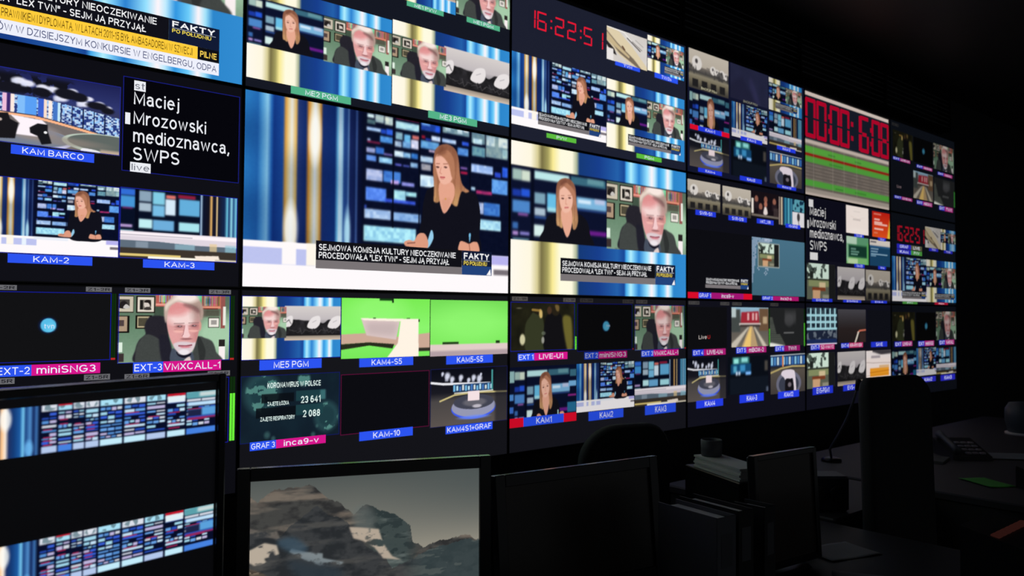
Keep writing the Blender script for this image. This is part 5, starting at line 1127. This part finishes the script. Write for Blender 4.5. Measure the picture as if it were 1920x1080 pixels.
desk(-2.2, -2.04, 1.75, -.84, 'long charcoal control desk carrying the row of desktop monitors')
desk(1.80, -1.15, 2.55, -.35, 'short charcoal desk in front of the high-backed chair')
desk(2.60, -1.62, 5.60, -.35, 'charcoal desk at the far right carrying a telephone and papers')

# ------------------------------------------------------------------ desktop monitors
def monitor(label, tl, tr, height, tilt, roll=0.0, bezel=.028, stand=.12, off=None, edge=M_BEZEL):
    """tl, tr: upper corners of the housing in the room; the housing leans by tilt about its lower edge"""
    tl, tr = Vector(tl), Vector(tr); d = tr - tl; w = math.hypot(d.x, d.y); rz = math.atan2(d.y, d.x); mid = (tl + tr) / 2
    ztop = mid.z - DESK; nx, ny = -math.sin(rz), math.cos(rz)
    off_y = height * math.sin(tilt)                                     # the top sits behind the lower edge
    base = Vector((mid.x - nx * off_y, mid.y - ny * off_y, DESK))
    t = thing('desktop_monitor', label, 'monitor', base, rz, 'monitors on the long control desk')
    hb = ztop - height * math.cos(tilt); dp = .05; b = bezel
    mb = MB()
    for q in ((-w / 2, 0, -w / 2 + b, height), (w / 2 - b, 0, w / 2, height), (-w / 2 + b, 0, w / 2 - b, b * 1.25), (-w / 2 + b, height - b, w / 2 - b, height)): mb.box(q[0], -.004, q[1], q[2], .018, q[3], edge, .0015)
    mb.box(-w / 2 + .004, .018, .004, w / 2 - .004, .03, height - .004, M_PLAST, .004); mb.box(-w * .3, .03, height * .2, w * .3, dp + .015, height * .78, M_PLAST, .012)
    h = mb.build('housing', t, (0, 0, hb)); h.rotation_euler = (-tilt, roll, 0)
    s = MB(); s.quad(-w / 2 + b, b * 1.25, w / 2 - b, height - b, .004, M_GLASS_OFF if off is None else screen_mat(off)); s.build('screen', h)
    mb = MB(); yb = dp + .03; mb.box(-.035, yb, .012, .035, yb + .03, hb + height * .5, M_PLAST, .006); mb.build('stand_neck', t)
    mb = MB(); mb.box(-stand, yb - .09, 0, stand, yb + .12, .014, M_PLAST, .005); mb.build('stand_foot', t)
    return t, h, w, height, b
class Plain(Feed):
    def __init__(s, parent, src, x0, z0, x1, z1, name, label, y, dim=1.0):
        class D_: pass
        d = D_(); d.root = parent; d.W = (x1 - x0) / .993; d.H = (z1 - z0) / .9876; d.dim = dim
        d.xz = lambda u, v: (x0 + (u - .0035) / .993 * (x1 - x0), z0 + (.9938 - v) / .9876 * (z1 - z0))
        Feed.__init__(s, d, src, 0, 0, 1, 1, None, label, dim, name); s.o.location.y = y

yaw1 = math.radians(8.1); tr = at(431, 706, 1.215); tl = tr - Vector((math.cos(yaw1), math.sin(yaw1), 0)) * .656
t, h, w, hh, b = monitor('large black monitor at the left showing two strips of studio screens', tl, tr, .392, -.035, math.radians(-1.0), .012, .16, (7, 7, 9))
xr = w / 2 - .014
for z in (.306, .136): Plain(h, 'led_strip', xr - .362, z, xr, z + .0615, 'picture_strip', 'panorama of light stripes and blurred blue screens', .003)
t, h, w, hh, b = monitor('monitor with a grey mountain landscape on its screen', at(444, 881, 1.74), at(920.6, 853, 1.93), .40, .02, 0, .028, .13, (8, 8, 9))
Plain(h, 'mountain', -w / 2 + b + .001, b * 1.3, w / 2 - b - .001, hh - b - .001, 'wallpaper_picture', 'rocky mountain ridge under a grey sky', .003, .92)
monitor('switched-off monitor to the right of the mountain picture', at(926.6, 892, 1.99), at(1230, 855, 2.29), .335, .10, 0, .030, .12)
monitor('small switched-off monitor at the right end of the long desk', at(1412, 855, 2.3), at(1528, 838, 2.47), .33, .06, 0, .016, .09)

# ------------------------------------------------------------------ things between and on the desks
t = thing('desktop_shelf', 'low black shelf behind the small switched-off monitor, holding up a paper stack', 'shelf', (1.32, -1.03, DESK), -.39)
mb = MB(); mb.box(-.085, -.17, .196, .085, .17, .216, M_STEEL, .003); mb.build('shelf_board', t)
for s in (-1, 1):
    mb = MB(); mb.box(s * .08 - .005, -.165, 0, s * .08 + .005, .165, .196, M_STEEL); mb.build('side_panel', t)
t = thing('paper_stack', 'thick stack of white paper on the black shelf', 'paper', (1.30, -1.03, DESK + .216), -.39)
r_ = rng(3); mb = MB()
for k in range(6):
    a, c = r_.uniform(-.004, .004, 2); mb.box(-.05 + a, -.14 + c, k * .0068, .05 + a, .14 + c, k * .0068 + .0064, M_WHITE)
mb.build('sheets', t)
t = thing('mug', 'pale mug standing on the paper stack', 'mug', (1.335, -.935, DESK + .2565))
mb = MB(); mb.lathe([(.0, .0), (.033, .0), (.036, .004), (.037, .056), (.035, .058), (.033, .056), (.032, .006), (.0, .005)], M_GREYP); mb.build('body', t)
mb = MB(); mb.tube([(.036, 0, .048), (.052, 0, .047), (.058, 0, .031), (.052, 0, .015), (.036, 0, .012)], .005, M_GREYP, 8); mb.build('handle', t)
def binder(p, rz, w, h, dp, mat, label):
    t = thing('ring_binder', label, 'binder', p, rz); mb = MB()
    mb.box(-w / 2, 0, 0, w / 2, .003, h, mat, .001); mb.box(-w / 2, .003, 0, -w / 2 + .003, dp, h, mat); mb.box(w / 2 - .003, .003, 0, w / 2, dp, h, mat); mb.build('cover', t)
    mb = MB(); mb.box(-w / 2 + .006, .01, .008, w / 2 - .006, dp - .012, h - .01, M_WHITE); mb.build('pages', t)
    mb = MB(); mb.lathe([(.012, -.001), (.012, .001), (.008, .0015), (.008, -.0015)], M_STEEL, 16); o = mb.build('finger_ring', t, (0, -.001, .05)); o.rotation_euler = (math.pi / 2, 0, 0)
    mb = MB(); mb.quad(-w * .3, h * .55, w * .3, h * .85, -.0006, M_GREYP); mb.build('spine_label', t); return t
binder((.60, -1.50, DESK), -.12, .066, .27, .2, mat_surface('grey_card', (96, 98, 106), .6), 'grey ring binder standing right of the middle switched-off monitor')
binder((.675, -1.505, DESK), -.12, .055, .275, .2, mat_surface('black_card', (28, 29, 32), .6), 'black ring binder beside the grey one')
binder((.775, -1.51, DESK), 0, .05, .27, .09, mat_surface('dark_grey_card', (40, 42, 46), .6), 'slim dark grey binder in front of the black shelf')
def sheet_obj(name, label, p, rz, w, h, mat, cat='paper', thick=.0012):
    n = 10; mb = MB(); v = []
    for i in range(n + 1):
        for j in range(n + 1):
            x, y = (i / n - .5) * w, (j / n - .5) * h
            v.append((x, y, .001 + .004 * (1 + math.sin(9 * x / w + 2 * y / h)) * abs(x / w) + thick))
    f = [(i * (n + 1) + j, (i + 1) * (n + 1) + j, (i + 1) * (n + 1) + j + 1, i * (n + 1) + j + 1) for i in range(n) for j in range(n)]
    m = len(v); v += [(a, b_, c - thick) for a, b_, c in v]; f += [tuple(m + q for q in reversed(g)) for g in f]
    rim = [j for j in range(n + 1)] + [i * (n + 1) + n for i in range(1, n + 1)] + [n * (n + 1) + j for j in range(n - 1, -1, -1)] + [i * (n + 1) for i in range(n - 1, 0, -1)]
    f += [(rim[k], rim[(k + 1) % len(rim)], m + rim[(k + 1) % len(rim)], m + rim[k]) for k in range(len(rim))]
    mb.add(v, f, mat, True); o = mb.build(name, None, (p[0], p[1], DESK)); o.rotation_euler = (0, 0, rz); return tag(o, label, cat)
sheet_obj('paper_sheet', 'loose white sheet on the desk below the small monitor', (1.20, -1.62), .5, .21, .297, mat_surface('dull_paper', (120, 122, 122), .8))
sheet_obj('paper_sheet', 'loose white sheet by the right end of the long desk', (1.42, -1.36), -.3, .21, .15, mat_surface('pale_paper', (130, 132, 132), .8))
t = thing('plastic_cup', 'clear plastic cup on the loose sheets', 'cup', (1.335, -1.29, DESK))
mb = MB(); mb.lathe([(0, 0), (.022, 0), (.031, .09), (.033, .092), (.030, .09), (.021, .003), (0, .003)], mat_surface('milky_plastic', (120, 128, 130), .2), 20); mb.build('body', t)
mb = MB(); mb.lathe([(.031, .088), (.034, .090), (.034, .095), (.031, .095)], M_GREYP, 20); mb.build('rim', t)
t = thing('desk_speaker', 'small blue-grey loudspeaker on the short desk', 'speaker', (1.925, -1.03, DESK), -.7)
mb = MB(); mb.box(-.085, -.06, 0, .085, .06, .135, mat_surface('blue_grey_plastic', (44, 47, 58), .5), .008); mb.build('body', t)
for x in (-.032, .04):
    mb = MB(); mb.lathe([(.0, .0), (.03, .0), (.034, .004), (.03, .006), (.012, .002), (0, .004)], M_PLAST, 20); o = mb.build('cone', t, (x, -.060, .07)); o.rotation_euler = (math.pi / 2, 0, 0)

# ------------------------------------------------------------------ chairs
def chair(name, label, p, rz, top, w, seat_z=.47, mat=M_FABRIC, lean=.10, round_=.10):
    t = thing(name, label, 'chair', p, rz, None)
    def shell(x0, z0, x1, z1, y0, thick, r):
        n = 8; ring = []
        for cx_, cz_, a0 in ((x1 - r, z1 - r, 0), (x0 + r, z1 - r, 90), (x0 + r * .6, z0 + r * .6, 180), (x1 - r * .6, z0 + r * .6, 270)):
            rr = r if a0 < 180 else r * .6
            ring += [(cx_ + rr * math.cos(math.radians(a0 + 90 * i / n)), cz_ + rr * math.sin(math.radians(a0 + 90 * i / n))) for i in range(n + 1)]
        mx, mz = (x0 + x1) / 2, (z0 + z1) / 2
        def y_(x, z): return y0 - lean * (z - z0) + 2.2 * (x - mx) ** 2 * .35
        rs = []
        for k, s_ in ((0, .96), (.25, 1.0), (.75, 1.0), (1, .96)): rs.append([(mx + (x - mx) * s_, y_(x, z) + thick * (k - .5), mz + (z - mz) * s_) for x, z in ring])
        return rs
    mb = MB(); mb.loft(shell(-w / 2, seat_z + .06, w / 2, top, -.20, .055, round_), mat, True, True); mb.build('backrest', t)
    mb = MB(); mb.box(-w / 2, -.20, seat_z - .06, w / 2, .26, seat_z, mat, .03); mb.build('seat', t)
    mb = MB(); mb.tube([(0, 0, seat_z - .06), (0, 0, .12)], .028, M_STEEL, 12); mb.build('gas_column', t)
    mb = MB(); mb.box(-.03, -.215, seat_z - .05, .03, -.19, seat_z + .2, M_STEEL); mb.build('back_support', t)
    for k in range(5):
        a = math.radians(90 + 72 * k); q = (.27 * math.cos(a), .27 * math.sin(a))
        mb = MB(); mb.tube([(0, 0, .12), (q[0], q[1], .075)], [.024, .016], M_STEEL, 8); l = mb.build('base_arm', t)
        mb = MB(); mb.lathe([(0, -.014), (.028, -.014), (.032, -.006), (.032, .006), (.028, .014), (0, .014)], M_PLAST, 16); c = mb.build('castor', l, (q[0], q[1], .032)); c.rotation_euler = (math.pi / 2, 0, a)
    return t
chair('office_chair', 'black high-backed office chair standing before the lit right-hand displays', (2.05, -1.44, 0), math.pi - .06, 1.262, .46, round_=.07, lean=.03)
chair('office_chair', 'low black office chair with a rounded back behind the middle switched-off monitor', (1.30, -.42, 0), -.25, 1.085, .40, lean=.05, round_=.14)

# ------------------------------------------------------------------ far right desk
t = thing('gooseneck_microphone', 'thin gooseneck microphone beside the high-backed chair', 'microphone', (2.92, -.55, DESK))
mb = MB(); mb.lathe([(0, 0), (.05, 0), (.05, .012), (.03, .02), (0, .02)], M_STEEL, 20); mb.build('base', t)
pts = [Vector((2.92, -.55, DESK + .018)), at(1556, 842, 4.12), at(1572, 815, 4.05), at(1588, 785, 3.98), at(1600, 752, 3.9), at(1607, 728, 3.85)]
mb = MB(); mb.tube([tuple(q - Vector((2.92, -.55, DESK))) for q in pts], .006, M_GREYP, 8); mb.build('neck', t)
mb = MB(); mb.tube([tuple(q - Vector((2.92, -.55, DESK))) for q in (at(1607, 730, 3.85), at(1610, 714, 3.82))], [.011, .014], M_STEEL, 10); mb.build('capsule', t)
t = thing('desk_telephone', 'black desk telephone with pale keys', 'telephone', (3.60, -.93, DESK), -.75)
mb = MB()
v = [(-.10, -.11, 0), (.10, -.11, 0), (.10, .11, 0), (-.10, .11, 0), (-.10, -.11, .02), (.10, -.11, .02), (.10, .11, .085), (-.10, .11, .085)]
mb.add(v, [(0, 3, 2, 1), (4, 5, 6, 7), (0, 1, 5, 4), (1, 2, 6, 5), (2, 3, 7, 6), (3, 0, 4, 7)], M_PLAST); mb.build('body', t)
mb = MB(); mb.tube([(-.072, -.10, .045), (-.072, -.06, .062), (-.072, .06, .098), (-.072, .10, .105)], [.022, .015, .015, .022], M_GREYP, 10); mb.build('handset', t)
M_KEY = mat_surface('pale_keys', (150, 142, 150), .5)
for i in range(3):
    for j in range(4):
        y = -.08 + j * .04; mb = MB(); z = .0205 + (y + .11) / .22 * .065; mb.box(-.02 + i * .036, y - .012, z - .002, .006 + i * .036, y + .012, z + .008, M_KEY, .002); mb.build('key', t)
sheet_obj('paper_sheet', 'white sheet on the far right desk beside the telephone', (3.80, -1.10), .7, .21, .297, mat_surface('bluish_paper', (116, 124, 130), .8))
t = thing('notepad', 'pale notepad left of the telephone', 'notepad', (3.36, -.88, DESK), .2)
mb = MB(); mb.box(-.09, -.06, 0, .09, .06, .012, mat_surface('notepad_paper', (86, 90, 86), .8)); mb.build('pages', t)
mb = MB(); mb.box(-.092, .05, 0, .092, .064, .014, M_PLAST); mb.build('binding', t)
sheet_obj('paper_card', 'green card lying on the far right desk', (2.96, -1.27), -.55, .135, .20, mat_surface('green_card', (70, 170, 56), .75, noise=.1, scale=20), 'card')
t = thing('desk_speaker', 'rounded blue-grey loudspeaker at the far right edge', 'speaker', (4.78, -.86, DESK), .2)
mb = MB(); mb.lathe([(0, 0), (.07, 0), (.085, .02), (.10, .10), (.098, .16), (.075, .20), (0, .21)], mat_surface('blue_grey_shell', (70, 80, 88), .45), 28); mb.build('body', t)
mb = MB(); mb.lathe([(.07, 0), (.10, .0), (.10, .012), (.07, .014)], M_WHITE, 28); mb.build('foot_ring', t)
mb = MB(); mb.lathe([(0, 0), (.045, 0), (.05, .004), (.04, .006), (.0, .002)], M_PLAST, 20); o = mb.build('cone', t, (-.02, -.094, .11)); o.rotation_euler = (math.pi / 2, 0, 0)
def key_panel(label, p, rz, w, h, rows, hb=.0, nm='keypad'):
    t = thing(nm, label, 'keypad', p, rz); mb = MB()
    v = [(-w / 2, -h / 2, 0), (w / 2, -h / 2, 0), (w / 2, h / 2, 0), (-w / 2, h / 2, 0), (-w / 2, -h / 2, hb + .02), (w / 2, -h / 2, hb + .02), (w / 2, h / 2, hb + .07), (-w / 2, h / 2, hb + .07)]
    mb.add(v, [(0, 3, 2, 1), (4, 5, 6, 7), (0, 1, 5, 4), (1, 2, 6, 5), (2, 3, 7, 6), (3, 0, 4, 7)], M_PLAST); mb.build('body', t)
    for (i, n, y, m) in rows:
        for k in range(n):
            x = -w / 2 + w * (k + .7) / (n + .4); z = hb + .02 + (y + h / 2) / h * .05
            mb = MB(); mb.box(x - w / (n * 2.8), y - .012, z - .002, x + w / (n * 2.8), y + .012, z + .007, m, .002); mb.build('key', t)
    return t
key_panel('black key panel with glowing yellow keys on the far right desk', (3.05, -1.42, DESK), .3, .16, .12, [(0, 4, -.01, glow((150, 150, 40)))])
key_panel('sloping keypad with dull amber and red keys at the long desk right corner', (1.50, -1.86, DESK), 0, .26, .24, [(0, 7, -.06, glow((46, 24, 16))), (1, 7, .035, glow((40, 18, 15)))], .10)
